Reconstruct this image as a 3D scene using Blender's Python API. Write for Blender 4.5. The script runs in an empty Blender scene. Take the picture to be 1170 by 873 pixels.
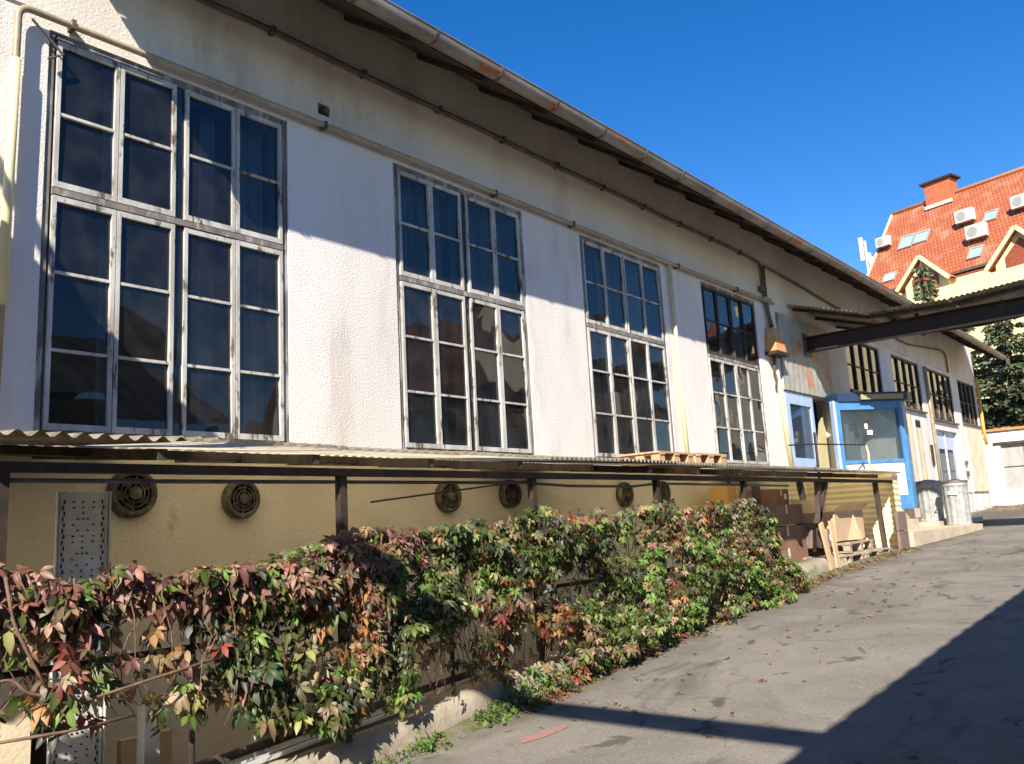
import bpy, math, random
from mathutils import Vector, Matrix, noise
R = math.radians
random.seed(7)
S = bpy.context.scene
COL = S.collection

# ------------------------------------------------------------------ camera
f = Vector((0.75704, 0.63124, 0.16858)); r = Vector((0.64655, -0.76094, -0.05414)); u = Vector((-0.09411, -0.14998, 0.98420))
cd = bpy.data.cameras.new('camera'); cam = bpy.data.objects.new('camera', cd); COL.objects.link(cam)
cam.matrix_world = Matrix(((r.x, u.x, -f.x, 0), (r.y, u.y, -f.y, 0), (r.z, u.z, -f.z, 1.6), (0, 0, 0, 1)))
cd.sensor_width = 36.0; cd.lens = 966.147 / 1170 * 36.0; cd.clip_start = 0.05; cd.clip_end = 2000
S.camera = cam
# ------------------------------------------------------------------ light
SUN = Vector((1.205, 0.652, -1.0))          # the way sunlight travels
w = bpy.data.worlds.new('World'); S.world = w; w.use_nodes = True
nt = w.node_tree; nt.nodes.clear()
sky = nt.nodes.new('ShaderNodeTexSky'); sky.sky_type = 'NISHITA'; sky.sun_disc = False
sky.sun_elevation = R(36.1); sky.sun_rotation = math.atan2(-SUN.x, -SUN.y)
sky.air_density = 1.0; sky.dust_density = 0.0; sky.ozone_density = 2.0; sky.altitude = 300
bg = nt.nodes.new('ShaderNodeBackground'); bg.inputs['Strength'].default_value = 0.095
wo = nt.nodes.new('ShaderNodeOutputWorld')
hs_ = nt.nodes.new('ShaderNodeHueSaturation'); hs_.inputs['Saturation'].default_value = 1.42; hs_.inputs['Hue'].default_value = 0.51; nt.links.new(sky.outputs[0], hs_.inputs['Color'])
nt.links.new(hs_.outputs[0], bg.inputs[0]); nt.links.new(bg.outputs[0], wo.inputs[0])
sl = bpy.data.lights.new('sun', 'SUN'); sl.energy = 5.0; sl.angle = R(0.5); sl.color = (1.0, 0.93, 0.82)
so = bpy.data.objects.new('sun', sl); COL.objects.link(so); so.rotation_euler = SUN.to_track_quat('-Z', 'Y').to_euler()
so.location = (-20, -12, 30)
S.view_settings.view_transform = 'Standard'; S.view_settings.look = 'None'
S.view_settings.exposure = 1.0; S.view_settings.gamma = 1.0
S.view_settings.use_curve_mapping = False

# ------------------------------------------------------------------ materials
def rgb(c): return (c[0], c[1], c[2], 1.0)
def M(name, c, c2=None, rough=0.8, scale=3.0, det=6.0, bump=0.0, bscale=40.0, metal=0.0, lo=0.4, hi=0.6, c3=None, s3=1.0, lo3=0.55, hi3=0.7, stretch=(1, 1, 1), spec=0.5):
    m = bpy.data.materials.new(name); m.use_nodes = True
    n = m.node_tree.nodes; L = m.node_tree.links; b = n['Principled BSDF']
    b.inputs['Roughness'].default_value = rough; b.inputs['Metallic'].default_value = metal
    b.inputs['Specular IOR Level'].default_value = spec
    g = n.new('ShaderNodeNewGeometry'); mp = n.new('ShaderNodeMapping'); mp.inputs['Scale'].default_value = stretch
    L.new(g.outputs['Position'], mp.inputs[0])
    def layer(prev, col, sc, a, z):
        t = n.new('ShaderNodeTexNoise'); t.inputs['Scale'].default_value = sc; t.inputs['Detail'].default_value = det
        t.inputs['Roughness'].default_value = 0.65
        L.new(mp.outputs[0], t.inputs[0])
        mr = n.new('ShaderNodeMapRange'); mr.inputs[1].default_value = a; mr.inputs[2].default_value = z
        L.new(t.outputs[0], mr.inputs[0])
        mx = n.new('ShaderNodeMix'); mx.data_type = 'RGBA'
        L.new(mr.outputs[0], mx.inputs[0])
        if prev is None: mx.inputs[6].default_value = rgb(c)
        else: L.new(prev, mx.inputs[6])
        mx.inputs[7].default_value = rgb(col)
        return mx.outputs[2]
    out = None
    if c2: out = layer(None, c2, scale, lo, hi)
    if c3: out = layer(out, c3, s3, lo3, hi3)
    if out: L.new(out, b.inputs['Base Color'])
    else: b.inputs['Base Color'].default_value = rgb(c)
    if bump:
        t = n.new('ShaderNodeTexNoise'); t.inputs['Scale'].default_value = bscale; t.inputs['Detail'].default_value = 5
        L.new(g.outputs['Position'], t.inputs[0])
        bp = n.new('ShaderNodeBump'); bp.inputs['Strength'].default_value = 1.0; bp.inputs['Distance'].default_value = bump
        L.new(t.outputs[0], bp.inputs['Height']); L.new(bp.outputs[0], b.inputs['Normal'])
    m['out'] = 1
    return m

m_white = M('white_render', (.74, .70, .65), (.66, .61, .56), .9, 1.1, 7, .006, 55, c3=(.42, .36, .29), s3=2.2, lo3=.54, hi3=.86, stretch=(1, 1, .22))
m_band = M('grey_beige_render', (.70, .64, .56), (.62, .56, .48), .9, .9, 7, .005, 50, c3=(.36, .30, .24), s3=1.6, lo3=.56, hi3=.85, stretch=(1, 1, .3))
m_tan = M('ochre_render', (.82, .73, .54), (.75, .66, .47), .9, 1.6, 7, .008, 45, c3=(.30, .22, .14), s3=3.0, lo3=.60, hi3=.80)
m_cream = M('cream_render', (.72, .62, .45), (.62, .52, .36), .9, 2, 6, .003)
m_conc = M('old_concrete', (.34, .29, .22), (.24, .20, .15), .95, 5, 8, .005, 40, c3=(.10, .12, .04), s3=3.5, lo3=.55, hi3=.75)
m_conc2 = M('pale_concrete', (.56, .46, .33), (.44, .36, .26), .95, 3, 8, .006, 40)
m_ground = M('dirt', (.22, .16, .11), (.13, .11, .07), .95, .8, 8, .02, 12)
m_paint = M('peeling_white_paint', (.56, .54, .49), (.36, .34, .31), .75, 4, 8, .003, 90, c3=(.12, .09, .07), s3=9, lo3=.55, hi3=.61, stretch=(1, 1, .30))
m_frame = M('bare_grey_window_timber', (.21, .19, .17), (.13, .11, .095), .85, 6, 8, .003, 90, c3=(.38, .36, .33), s3=7, lo3=.52, hi3=.60, stretch=(1, 1, .25))
m_dark = M('dark_weathered_wood', (.075, .052, .036), (.035, .025, .018), .85, 8, 6, .003, 60, stretch=(1, 1, .3))
m_steelbr = M('brown_painted_steel', (.035, .018, .016), (.022, .014, .013), .6, 4, 6, .001, 40, c3=(.22, .08, .03), s3=6, lo3=.66, hi3=.72)
m_rust = M('rusty_iron', (.055, .032, .022), (.028, .020, .017), .8, 12, 7, .002, 90, metal=.2)
m_sheet = M('weathered_corrugated_sheet', (.30, .27, .22), (.20, .15, .11), .75, 3, 7, 0, metal=.2, c3=(.10, .09, .05), s3=6, lo3=.55, hi3=.7)
m_gut = M('rust_streaked_gutter', (.30, .27, .24), (.20, .17, .14), .6, 4, 7, .001, 30, metal=.35, c3=(.34, .12, .045), s3=5, lo3=.54, hi3=.62, stretch=(.35, 1, 1))
m_zinc = M('weathered_zinc', (.33, .31, .28), (.24, .21, .18), .55, 4, 7, .001, 30, metal=.45, c3=(.30, .12, .05), s3=3.2, lo3=.62, hi3=.68)
m_pipe = M('ochre_pipe_paint', (.42, .33, .21), (.30, .23, .15), .5, 5, 6, 0, c3=(.25, .17, .10), s3=7, lo3=.62, hi3=.68)
m_pipey = M('pale_yellow_pipe_paint', (.74, .65, .36), (.66, .57, .32), .5, 5, 5)
m_cable = M('dark_pipe_paint', (.13, .10, .085), (.07, .055, .05), .6, 6)
m_galv = M('galvanised_steel', (.66, .66, .63), (.54, .54, .51), .55, 7, 6, .001, 50, metal=.1)
m_alu = M('mill_aluminium', (.70, .70, .72), (.60, .60, .62), .35, 5, 4, metal=.4)
m_hole = M('shadowed_opening', (.012, .011, .012), None, .9)
m_int = M('interior_plaster', (.20, .19, .17), (.14, .13, .12), .9, 1)
m_floor = M('interior_floor', (.10, .09, .08), None, .7)
m_curt = M('grey_white_curtain', (.30, .33, .34), (.20, .22, .23), .9, 3, stretch=(6, 6, .2))
m_blue = M('sky_blue_paint', (.07, .22, .46), (.05, .17, .37), .45, 5, 6, c3=(.35, .42, .50), s3=6, lo3=.66, hi3=.72)
m_navy = M('navy_paint', (.015, .035, .09), None, .5)
m_lblue = M('pale_blue_paint', (.42, .56, .78), (.36, .49, .70), .5, 5, 6)
m_pblue = M('lavender_blue_paint', (.45, .52, .72), (.40, .46, .64), .5, 5, 6)
m_wpan = M('white_panel', (.70, .68, .64), (.60, .58, .54), .5, 4)
m_greysh = M('grey_green_sheet', (.42, .42, .38), (.34, .34, .31), .6, 3, 6, metal=.1, c3=(.50, .22, .10), s3=2.4, lo3=.53, hi3=.60)
m_yel = M('yellow_corrugated_sheet', (.80, .71, .46), (.72, .63, .40), .6, 5, 6, c3=(.45, .33, .16), s3=6, lo3=.64, hi3=.7)
m_card = M('cardboard', (.62, .44, .27), (.54, .37, .22), .9, 4, 4)
m_card2 = M('light_cardboard', (.70, .53, .34), (.62, .46, .29), .9, 4, 4)
m_carddk = M('dark_brown_cardboard', (.24, .13, .08), (.18, .10, .06), .9, 4, 4)
m_crate = M('grey_brown_boards', (.22, .15, .12), (.14, .10, .085), .9, 7, 5, stretch=(4, 4, .5))
m_plank = M('raw_pine', (.62, .43, .24), (.52, .34, .18), .85, 8, 5, stretch=(1, 1, .2))
m_pallet = M('pallet_wood', (.45, .36, .26), (.30, .23, .17), .9, 8, 5)
m_palor = M('orange_pallet_wood', (.58, .38, .22), (.46, .28, .15), .85, 8, 5)
m_orange = M('orange_painted_steel', (.70, .30, .10), (.60, .25, .09), .5, 9, 5, c3=(.55, .46, .30), s3=9, lo3=.52, hi3=.58)
m_lab = M('white_paper', (.75, .72, .66), None, .8)
m_black = M('black_rubber', (.02, .02, .02), None, .6)
m_roofdk = M('dark_roofing_felt', (.05, .045, .042), (.03, .028, .026), .9, 6)
m_rtan = M('terracotta_coping', (.60, .25, .10), (.48, .19, .08), .8, 6)
m_stem = M('vine_bark', (.20, .12, .075), (.12, .075, .05), .8, 20)
m_bark = M('tree_bark', (.12, .085, .06), (.07, .05, .04), .9, 8, 6, .01, 30)
m_hyel = M('pale_yellow_render', (.80, .68, .38), (.74, .62, .34), .9, 1.5, 5)
m_hcream = M('cream_facade', (.68, .60, .46), (.62, .54, .40), .9, 1.5, 5)
m_hwhite = M('off_white_facade', (.70, .69, .66), (.62, .61, .58), .9, 1.5, 5)
m_shut = M('red_brown_boards', (.28, .07, .03), (.22, .05, .025), .6, 6)
m_ac = M('white_enamel', (.62, .60, .56), (.54, .52, .48), .4, 3)
m_acg = M('grey_grille', (.30, .31, .28), None, .6)
m_garage = M('grey_boards', (.40, .38, .35), (.32, .30, .28), .8, 5, 5, stretch=(1, 1, .3))
m_moss = M('moss', (.07, .085, .022), (.15, .13, .06), .95, 9, 8, .02, 45, c3=(.16, .14, .11), s3=4, lo3=.48, hi3=.58)

def tile_mat():
    m = bpy.data.materials.new('terracotta_roof_tiles'); m.use_nodes = True
    n = m.node_tree.nodes; L = m.node_tree.links; b = n['Principled BSDF']; b.inputs['Roughness'].default_value = .85
    uv = n.new('ShaderNodeUVMap'); br = n.new('ShaderNodeTexBrick')
    br.inputs['Scale'].default_value = 1.0; br.inputs['Brick Width'].default_value = .20; br.inputs['Row Height'].default_value = .30
    br.inputs['Mortar Size'].default_value = .03; br.inputs['Color1'].default_value = (.50, .13, .045, 1)
    br.inputs['Color2'].default_value = (.37, .09, .036, 1); br.inputs['Mortar'].default_value = (.27, .07, .035, 1); br.inputs['Bias'].default_value = 0.0
    br.inputs['Mortar Smooth'].default_value = .6
    L.new(uv.outputs[0], br.inputs[0])
    t = n.new('ShaderNodeTexNoise'); t.inputs['Scale'].default_value = .9; t.inputs['Detail'].default_value = 8
    L.new(uv.outputs[0], t.inputs[0])
    mr = n.new('ShaderNodeMapRange'); mr.inputs[1].default_value = .5; mr.inputs[2].default_value = .72
    L.new(t.outputs[0], mr.inputs[0])
    mx = n.new('ShaderNodeMix'); mx.data_type = 'RGBA'; mx.inputs[7].default_value = (.46, .21, .11, 1)
    L.new(mr.outputs[0], mx.inputs[0]); L.new(br.outputs[0], mx.inputs[6]); L.new(mx.outputs[2], b.inputs['Base Color'])
    bp = n.new('ShaderNodeBump'); bp.inputs['Distance'].default_value = .05; L.new(br.outputs['Fac'], bp.inputs['Height']); bp.invert = True
    L.new(bp.outputs[0], b.inputs['Normal'])
    return m
m_tile = tile_mat()

def asphalt_mat():
    m = M('dusty_asphalt', (.165, .146, .12), (.21, .186, .155), .95, 1.3, 9, .010, 60)
    n = m.node_tree.nodes; L = m.node_tree.links; b = n['Principled BSDF']
    src = b.inputs['Base Color'].links[0].from_socket
    g = n.new('ShaderNodeNewGeometry')
    def lay(prev, col, sc, a, z, stretch, mul=1.0, ty='n'):
        mp = n.new('ShaderNodeMapping'); mp.inputs['Scale'].default_value = stretch; L.new(g.outputs['Position'], mp.inputs[0])
        t = n.new('ShaderNodeTexNoise'); t.inputs['Scale'].default_value = sc; t.inputs['Detail'].default_value = 7; t.inputs['Roughness'].default_value = .6
        t.inputs['Distortion'].default_value = .6
        L.new(mp.outputs[0], t.inputs[0])
        mr = n.new('ShaderNodeMapRange'); mr.inputs[1].default_value = a; mr.inputs[2].default_value = z; mr.inputs[4].default_value = mul
        L.new(t.outputs[0], mr.inputs[0])
        mx = n.new('ShaderNodeMix'); mx.data_type = 'RGBA'; mx.inputs[7].default_value = rgb(col)
        L.new(mr.outputs[0], mx.inputs[0]); L.new(prev, mx.inputs[6]); return mx.outputs[2]
    o = lay(src, (.32, .28, .23), 45, .55, .72, (1, 1, 1), .75)       # pale stone chips
    o = lay(o, (.05, .045, .04), 85, .57, .68, (1, 1, 1), .75)
    o = lay(o, (.125, .105, .083), .7, .5, .6, (1, 1, 1), .6)
    o = lay(o, (.035, .032, .03), 1.5, .57, .70, (.45, 1, 1), .75)       # old oil and damp stains
    o = lay(o, (.05, .043, .038), 4.2, .61, .66, (.7, 1, 1), .75)
    # dirt and gravel drift along the kerb
    sx = n.new('ShaderNodeSeparateXYZ'); L.new(g.outputs['Position'], sx.inputs[0])
    mr = n.new('ShaderNodeMapRange'); mr.inputs[1].default_value = 3.2; mr.inputs[2].default_value = 4.35
    L.new(sx.outputs[1], mr.inputs[0])
    t = n.new('ShaderNodeTexNoise'); t.inputs['Scale'].default_value = 3; t.inputs['Detail'].default_value = 9; L.new(g.outputs['Position'], t.inputs[0])
    mu = n.new('ShaderNodeMath'); mu.operation = 'MULTIPLY'; L.new(mr.outputs[0], mu.inputs[0]); L.new(t.outputs[0], mu.inputs[1])
    m2 = n.new('ShaderNodeMapRange'); m2.inputs[1].default_value = .22; m2.inputs[2].default_value = .5; L.new(mu.outputs[0], m2.inputs[0])
    mx = n.new('ShaderNodeMix'); mx.data_type = 'RGBA'; mx.inputs[7].default_value = (.10, .085, .055, 1)
    L.new(m2.outputs[0], mx.inputs[0]); L.new(o, mx.inputs[6])
    # thin cracks
    v = n.new('ShaderNodeTexVoronoi'); v.feature = 'DISTANCE_TO_EDGE'; v.inputs['Scale'].default_value = .55
    nz = n.new('ShaderNodeTexNoise'); nz.inputs['Scale'].default_value = 1.5; nz.inputs['Detail'].default_value = 8; L.new(g.outputs['Position'], nz.inputs[0])
    va = n.new('ShaderNodeVectorMath'); va.operation = 'MULTIPLY_ADD'; va.inputs[1].default_value = (1.2, 1.2, 0)
    L.new(nz.outputs['Color'], va.inputs[0]); L.new(g.outputs['Position'], va.inputs[2]); L.new(va.outputs[0], v.inputs[0])
    m3 = n.new('ShaderNodeMapRange'); m3.inputs[1].default_value = .0; m3.inputs[2].default_value = .007; m3.inputs[3].default_value = .35; m3.inputs[4].default_value = 0
    L.new(v.outputs[0], m3.inputs[0])
    mx2 = n.new('ShaderNodeMix'); mx2.data_type = 'RGBA'; mx2.inputs[7].default_value = (.03, .027, .025, 1)
    L.new(m3.outputs[0], mx2.inputs[0]); L.new(mx.outputs[2], mx2.inputs[6])
    L.new(mx2.outputs[2], b.inputs['Base Color'])
    return m
m_asph = asphalt_mat()

def glass_mat(name, tint=(.75, .85, .9), boost=1.0, rough=.01):
    m = bpy.data.materials.new(name); m.use_nodes = True
    n = m.node_tree.nodes; L = m.node_tree.links; n.clear()
    o = n.new('ShaderNodeOutputMaterial'); mx = n.new('ShaderNodeMixShader'); du = n.new('ShaderNodeBsdfDiffuse'); du.inputs[0].default_value = (.34, .33, .31, 1); md = n.new('ShaderNodeMixShader'); tr = n.new('ShaderNodeBsdfTransparent'); gl = n.new('ShaderNodeBsdfGlossy')
    tr.inputs[0].default_value = rgb(tint); gl.inputs['Roughness'].default_value = rough
    fr = n.new('ShaderNodeFresnel'); fr.inputs[0].default_value = 1.5
    mu = n.new('ShaderNodeMath'); mu.operation = 'MULTIPLY'; mu.inputs[1].default_value = 1.35 * boost; mu.use_clamp = True
    L.new(fr.outputs[0], mu.inputs[0]); L.new(mu.outputs[0], mx.inputs[0]); L.new(tr.outputs[0], mx.inputs[1]); L.new(gl.outputs[0], mx.inputs[2])
    g = n.new('ShaderNodeNewGeometry'); t = n.new('ShaderNodeTexNoise'); t.inputs['Scale'].default_value = 1.6; t.inputs['Detail'].default_value = 1
    L.new(g.outputs['Position'], t.inputs[0])
    bp = n.new('ShaderNodeBump'); bp.inputs['Distance'].default_value = .02; bp.inputs['Strength'].default_value = .35; L.new(t.outputs[0], bp.inputs['Height'])
    L.new(bp.outputs[0], gl.inputs['Normal'])
    t2 = n.new('ShaderNodeTexNoise'); t2.inputs['Scale'].default_value = 5; t2.inputs['Detail'].default_value = 9; L.new(g.outputs['Position'], t2.inputs[0])
    m2 = n.new('ShaderNodeMapRange'); m2.inputs[1].default_value = .38; m2.inputs[2].default_value = .75; m2.inputs[3].default_value = .02; m2.inputs[4].default_value = .065; L.new(t2.outputs[0], m2.inputs[0])
    L.new(m2.outputs[0], md.inputs[0]); L.new(mx.outputs[0], md.inputs[1]); L.new(du.outputs[0], md.inputs[2]); L.new(md.outputs[0], o.inputs[0])
    return m
m_glass = glass_mat('old_window_glass', (.5, .58, .62))
m_glassk = glass_mat('dusty_glass', (.9, .92, .92), .6, .08)
def darkglass():
    m = M('dark_glass', (.03, .045, .07), None, .08); m.node_tree.nodes['Principled BSDF'].inputs['Specular IOR Level'].default_value = 1.0
    return m
m_dglass = darkglass()

def leaf_mat(name, transl=.35, rough=.45):
    m = bpy.data.materials.new(name); m.use_nodes = True
    n = m.node_tree.nodes; L = m.node_tree.links; n.clear()
    o = n.new('ShaderNodeOutputMaterial'); p = n.new('ShaderNodeBsdfPrincipled'); t = n.new('ShaderNodeBsdfTranslucent'); mx = n.new('ShaderNodeMixShader')
    a = n.new('ShaderNodeAttribute'); a.attribute_name = 'leaf_colour'
    L.new(a.outputs['Color'], p.inputs['Base Color']); L.new(a.outputs['Color'], t.inputs[0]); p.inputs['Roughness'].default_value = rough
    p.inputs['Specular IOR Level'].default_value = .4
    mx.inputs[0].default_value = transl; L.new(p.outputs[0], mx.inputs[1]); L.new(t.outputs[0], mx.inputs[2]); L.new(mx.outputs[0], o.inputs[0])
    return m
m_leaf = leaf_mat('vine_leaf'); m_needle = leaf_mat('needle_leaf', .2, .6)

# ------------------------------------------------------------------ mesh builder
ORG = {}
class MB:
    def __init__(s, T=None): s.v = []; s.f = []; s.mi = []; s.uv = []; s.col = []; s.T = T; s.hasuv = False
    def add(s, vs, fs, mi=0, uvs=None):
        b = len(s.v)
        for p in vs:
            p = Vector(p)
            s.v.append(s.T @ p if s.T else p)
        for k, q in enumerate(fs):
            s.f.append([b + i for i in q]); s.mi.append(mi)
            if uvs: s.uv.append(uvs[k]); s.hasuv = True
            else: s.uv.append([(0, 0)] * len(q))
        return s
    def box(s, x0, x1, y0, y1, z0, z1, mi=0):
        vs = [(x, y, z) for z in (z0, z1) for y in (y0, y1) for x in (x0, x1)]
        return s.add(vs, [(0, 2, 3, 1), (4, 5, 7, 6), (0, 1, 5, 4), (2, 6, 7, 3), (0, 4, 6, 2), (1, 3, 7, 5)], mi)
    def bar(s, a, b, w_, h, mi=0, up=(0, 0, 1)):
        a = Vector(a); b = Vector(b); d = (b - a).normalized(); upv = Vector(up)
        if abs(d.dot(upv)) > .98: upv = Vector((0, 1, 0))
        x = d.cross(upv).normalized() * w_ / 2; z = x.cross(d).normalized() * h / 2
        vs = [a - x - z, a + x - z, a + x + z, a - x + z, b - x - z, b + x - z, b + x + z, b - x + z]
        return s.add(vs, [(0, 3, 2, 1), (4, 5, 6, 7), (0, 1, 5, 4), (1, 2, 6, 5), (2, 3, 7, 6), (3, 0, 4, 7)], mi)
    def tube(s, pts, rad, n=10, mi=0, cap=True):
        pts = [Vector(p) for p in pts]; rs = rad if isinstance(rad, (list, tuple)) else [rad] * len(pts)
        base = len(s.v); prev = None; vs = []
        for i, p in enumerate(pts):
            d = (pts[min(i + 1, len(pts) - 1)] - pts[max(i - 1, 0)]).normalized()
            if prev is None:
                x = d.cross(Vector((0, 0, 1)));
                if x.length < .1: x = d.cross(Vector((0, 1, 0)))
            else: x = prev - d * prev.dot(d)
            x.normalize(); prev = x; y = d.cross(x)
            for k in range(n):
                a = 2 * math.pi * k / n; vs.append(p + (x * math.cos(a) + y * math.sin(a)) * rs[i])
        fs = []
        for i in range(len(pts) - 1):
            for k in range(n):
                a = i * n + k; b = i * n + (k + 1) % n; fs.append((a, b, b + n, a + n))
        if cap: fs.append(tuple(range(n))[::-1]); fs.append(tuple((len(pts) - 1) * n + k for k in range(n)))
        return s.add(vs, fs, mi)
    def cyl(s, c, r_, h, n=24, mi=0, axis='z', r2=None):
        c = Vector(c); d = {'z': Vector((0, 0, 1)), 'y': Vector((0, 1, 0)), 'x': Vector((1, 0, 0))}[axis]
        return s.tube([c, c + d * h], [r_, r2 if r2 is not None else r_], n, mi)
    def prism(s, poly, z0, z1, mi=0):        # polygon in xy, extruded in z
        n = len(poly); vs = [(x, y, z0) for x, y in poly] + [(x, y, z1) for x, y in poly]
        return s.add(vs, [tuple(range(n))[::-1], tuple(range(n, 2 * n))] + [(i, (i + 1) % n, n + (i + 1) % n, n + i) for i in range(n)], mi)
    def build(s, name, mats, parent=None, org=None, smooth=False, attr=None):
        if not isinstance(mats, (list, tuple)): mats = [mats]
        if parent is not None: o0 = ORG[parent.name]
        elif org is not None: o0 = Vector(org)
        else:
            xs = [v.x for v in s.v]; ys = [v.y for v in s.v]; zs = [v.z for v in s.v]
            o0 = Vector(((min(xs) + max(xs)) / 2, (min(ys) + max(ys)) / 2, min(zs)))
        me = bpy.data.meshes.new(name); me.from_pydata([tuple(v - o0) for v in s.v], [], s.f)
        for m in mats: me.materials.append(m)
        me.polygons.foreach_set('material_index', s.mi)
        if smooth: me.polygons.foreach_set('use_smooth', [True] * len(s.f))
        if s.hasuv:
            l = me.uv_layers.new(name='UVMap'); flat = [c for fu in s.uv for p in fu for c in p]; l.data.foreach_set('uv', flat)
        if attr:
            ca = me.color_attributes.new(name='leaf_colour', type='FLOAT_COLOR', domain='POINT')
            ca.data.foreach_set('color', [c for q in attr for c in (q[0], q[1], q[2], 1.0)])
        me.update()
        o = bpy.data.objects.new(name, me); COL.objects.link(o)
        if parent is not None: o.parent = parent
        else: o.location = o0
        ORG[o.name] = o0
        return o

def smooth_angle(o, a=40):
    me = o.data
    try: me.set_sharp_from_angle(angle=R(a))
    except Exception: pass
def tag(o, label=None, cat=None, group=None, kind=None):
    if label: o['label'] = label
    if cat: o['category'] = cat
    if group: o['group'] = group
    if kind: o['kind'] = kind
    return o
def thing(name, label, cat, loc, group=None):
    o = bpy.data.objects.new(name, None); COL.objects.link(o); o.location = loc; o.empty_display_size = .1
    ORG[o.name] = Vector(loc); tag(o, label, cat, group); return o
def copy_thing(o, delta, label):
    c = o.copy(); COL.objects.link(c); c.location = o.location + Vector(delta); c['label'] = label
    ORG[c.name] = ORG[o.name] + Vector(delta)
    for ch in list(o.children):
        k = ch.copy(); COL.objects.link(k); k.parent = c
        for g in list(ch.children):
            q = g.copy(); COL.objects.link(q); q.parent = k
    return c

# ------------------------------------------------------------------ terrain
TX = [(-60, -.6), (-20, -.3), (0, -.02), (3.7, .17), (5.2, .32), (7, .46), (8.1, .55), (10.5, .69), (12, .76), (15.2, .90), (20, 1.06), (25, 1.22), (32, 1.42), (60, 1.55), (700, 1.6)]
def tz(x):
    for (a, za), (b, zb) in zip(TX, TX[1:]):
        if x <= b: return za + (zb - za) * max(0, (x - a)) / (b - a)
    return TX[-1][1]
def sheet(x0, x1, y0, y1, dz, step=.5, yn=2):
    m = MB(); xs = [x0]
    while xs[-1] < x1: xs.append(min(x1, xs[-1] + step))
    ys = [y0 + (y1 - y0) * k / (yn - 1) for k in range(yn)]
    vs = [(x, y, tz(x) + dz) for x in xs for y in ys]
    fs = [(i * yn + j, (i + 1) * yn + j, (i + 1) * yn + j + 1, i * yn + j + 1) for i in range(len(xs) - 1) for j in range(yn - 1)]
    m.add(vs, fs); return m
g = sheet(-60, 14.5, -300, 4.5, -.02, 1.0); g2 = sheet(14.5, 60, -300, 300, -.02, 1.5); g3 = MB()
g3.add([(60, -300, 1.53), (700, -300, 1.58), (700, 300, 1.58), (60, 300, 1.53)], [(0, 1, 2, 3)])
g.v and g.add(g2.v, g2.f); g.add(g3.v, g3.f)
g.add([(-300, -300, -.6), (-60, -300, -.62), (-60, 300, -.62), (-300, 300, -.6)], [(0, 1, 2, 3)])
tag(g.build('ground', m_ground, org=(0, 0, 0)), kind='structure')
tag(sheet(-40, 15.3, -1.95, 4.36, 0.0, .5).build('road', m_asph, org=(0, 0, 0)), kind='structure')
tag(sheet(15.3, 27.5, -9, 5.6, 0.0, .5).build('road', m_asph, org=(15, 0, 0)), kind='structure')
# faded red paint mark on the asphalt
pm = MB(); pts = [(4.34, 3.70), (4.48, 3.63), (4.70, 3.60), (4.74, 3.66), (4.62, 3.71), (4.50, 3.72), (4.40, 3.77)]
pm.add([(x, y, tz(x) + .004) for x, y in pts], [tuple(range(7))])
tag(pm.build('painted_marking', M('faded_red_paint', (.40, .13, .10), (.20, .165, .14), .9, 30, 8, lo=.42, hi=.54)), kind='structure')
# kerb / coping of the light well
k = MB(); xs = [-3 + .35 * i for i in range(int((12.6 + 3) / .35) + 1)]; vs = []
for i, x in enumerate(xs):
    j = lambda q: (noise.noise(Vector((x * 1.7, q * 5.1, 3.3)))) * .025
    b = tz(x); t = b + .19
    vs += [(x, 4.33 + j(1), b - .06), (x, 4.345 + j(2), b + .10), (x, 4.36 + j(3), t - .035 + j(6)), (x, 4.40 + j(3), t + j(4)), (x, 4.64, t + j(5)), (x, 4.66, b - 1.5)]
fs = [(i * 6 + a, i * 6 + a + 1, (i + 1) * 6 + a + 1, (i + 1) * 6 + a) for i in range(len(xs) - 1) for a in range(5)]
fs.append(tuple(range(6))); fs.append(tuple((len(xs) - 1) * 6 + a for a in range(6))[::-1])
k.add(vs, fs); tag(k.build('kerb', m_conc, org=(0, 4.5, 0), smooth=True), kind='structure')
lw = MB(); lw.box(-4, 10.2, 4.66, 6.0, -1.5, -1.3); tag(lw.build('light_well_floor', m_conc2), kind='structure')
sf = MB(); sf.box(10.2, 15.32, 4.663, 5.997, -1.5, .80); tag(sf.build('shed_floor', m_conc2), kind='structure')
st = MB(); st.prism([(15.35, 4.22), (19.35, 3.98), (19.9, 4.35), (20.6, 5.99), (15.35, 5.99)], .6, 1.15)
st.box(15.36, 17.4, 4.65, 5.98, 1.15, 1.34); st.box(16.3, 18.7, 4.95, 5.97, 1.34, 1.53); st.box(18.72, 22.6, 4.62, 5.96, .8, 1.24)
tag(st.build('concrete_steps', m_conc2), 'low pale concrete steps and platform under the blue glazed bay and the bins', 'steps')

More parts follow.
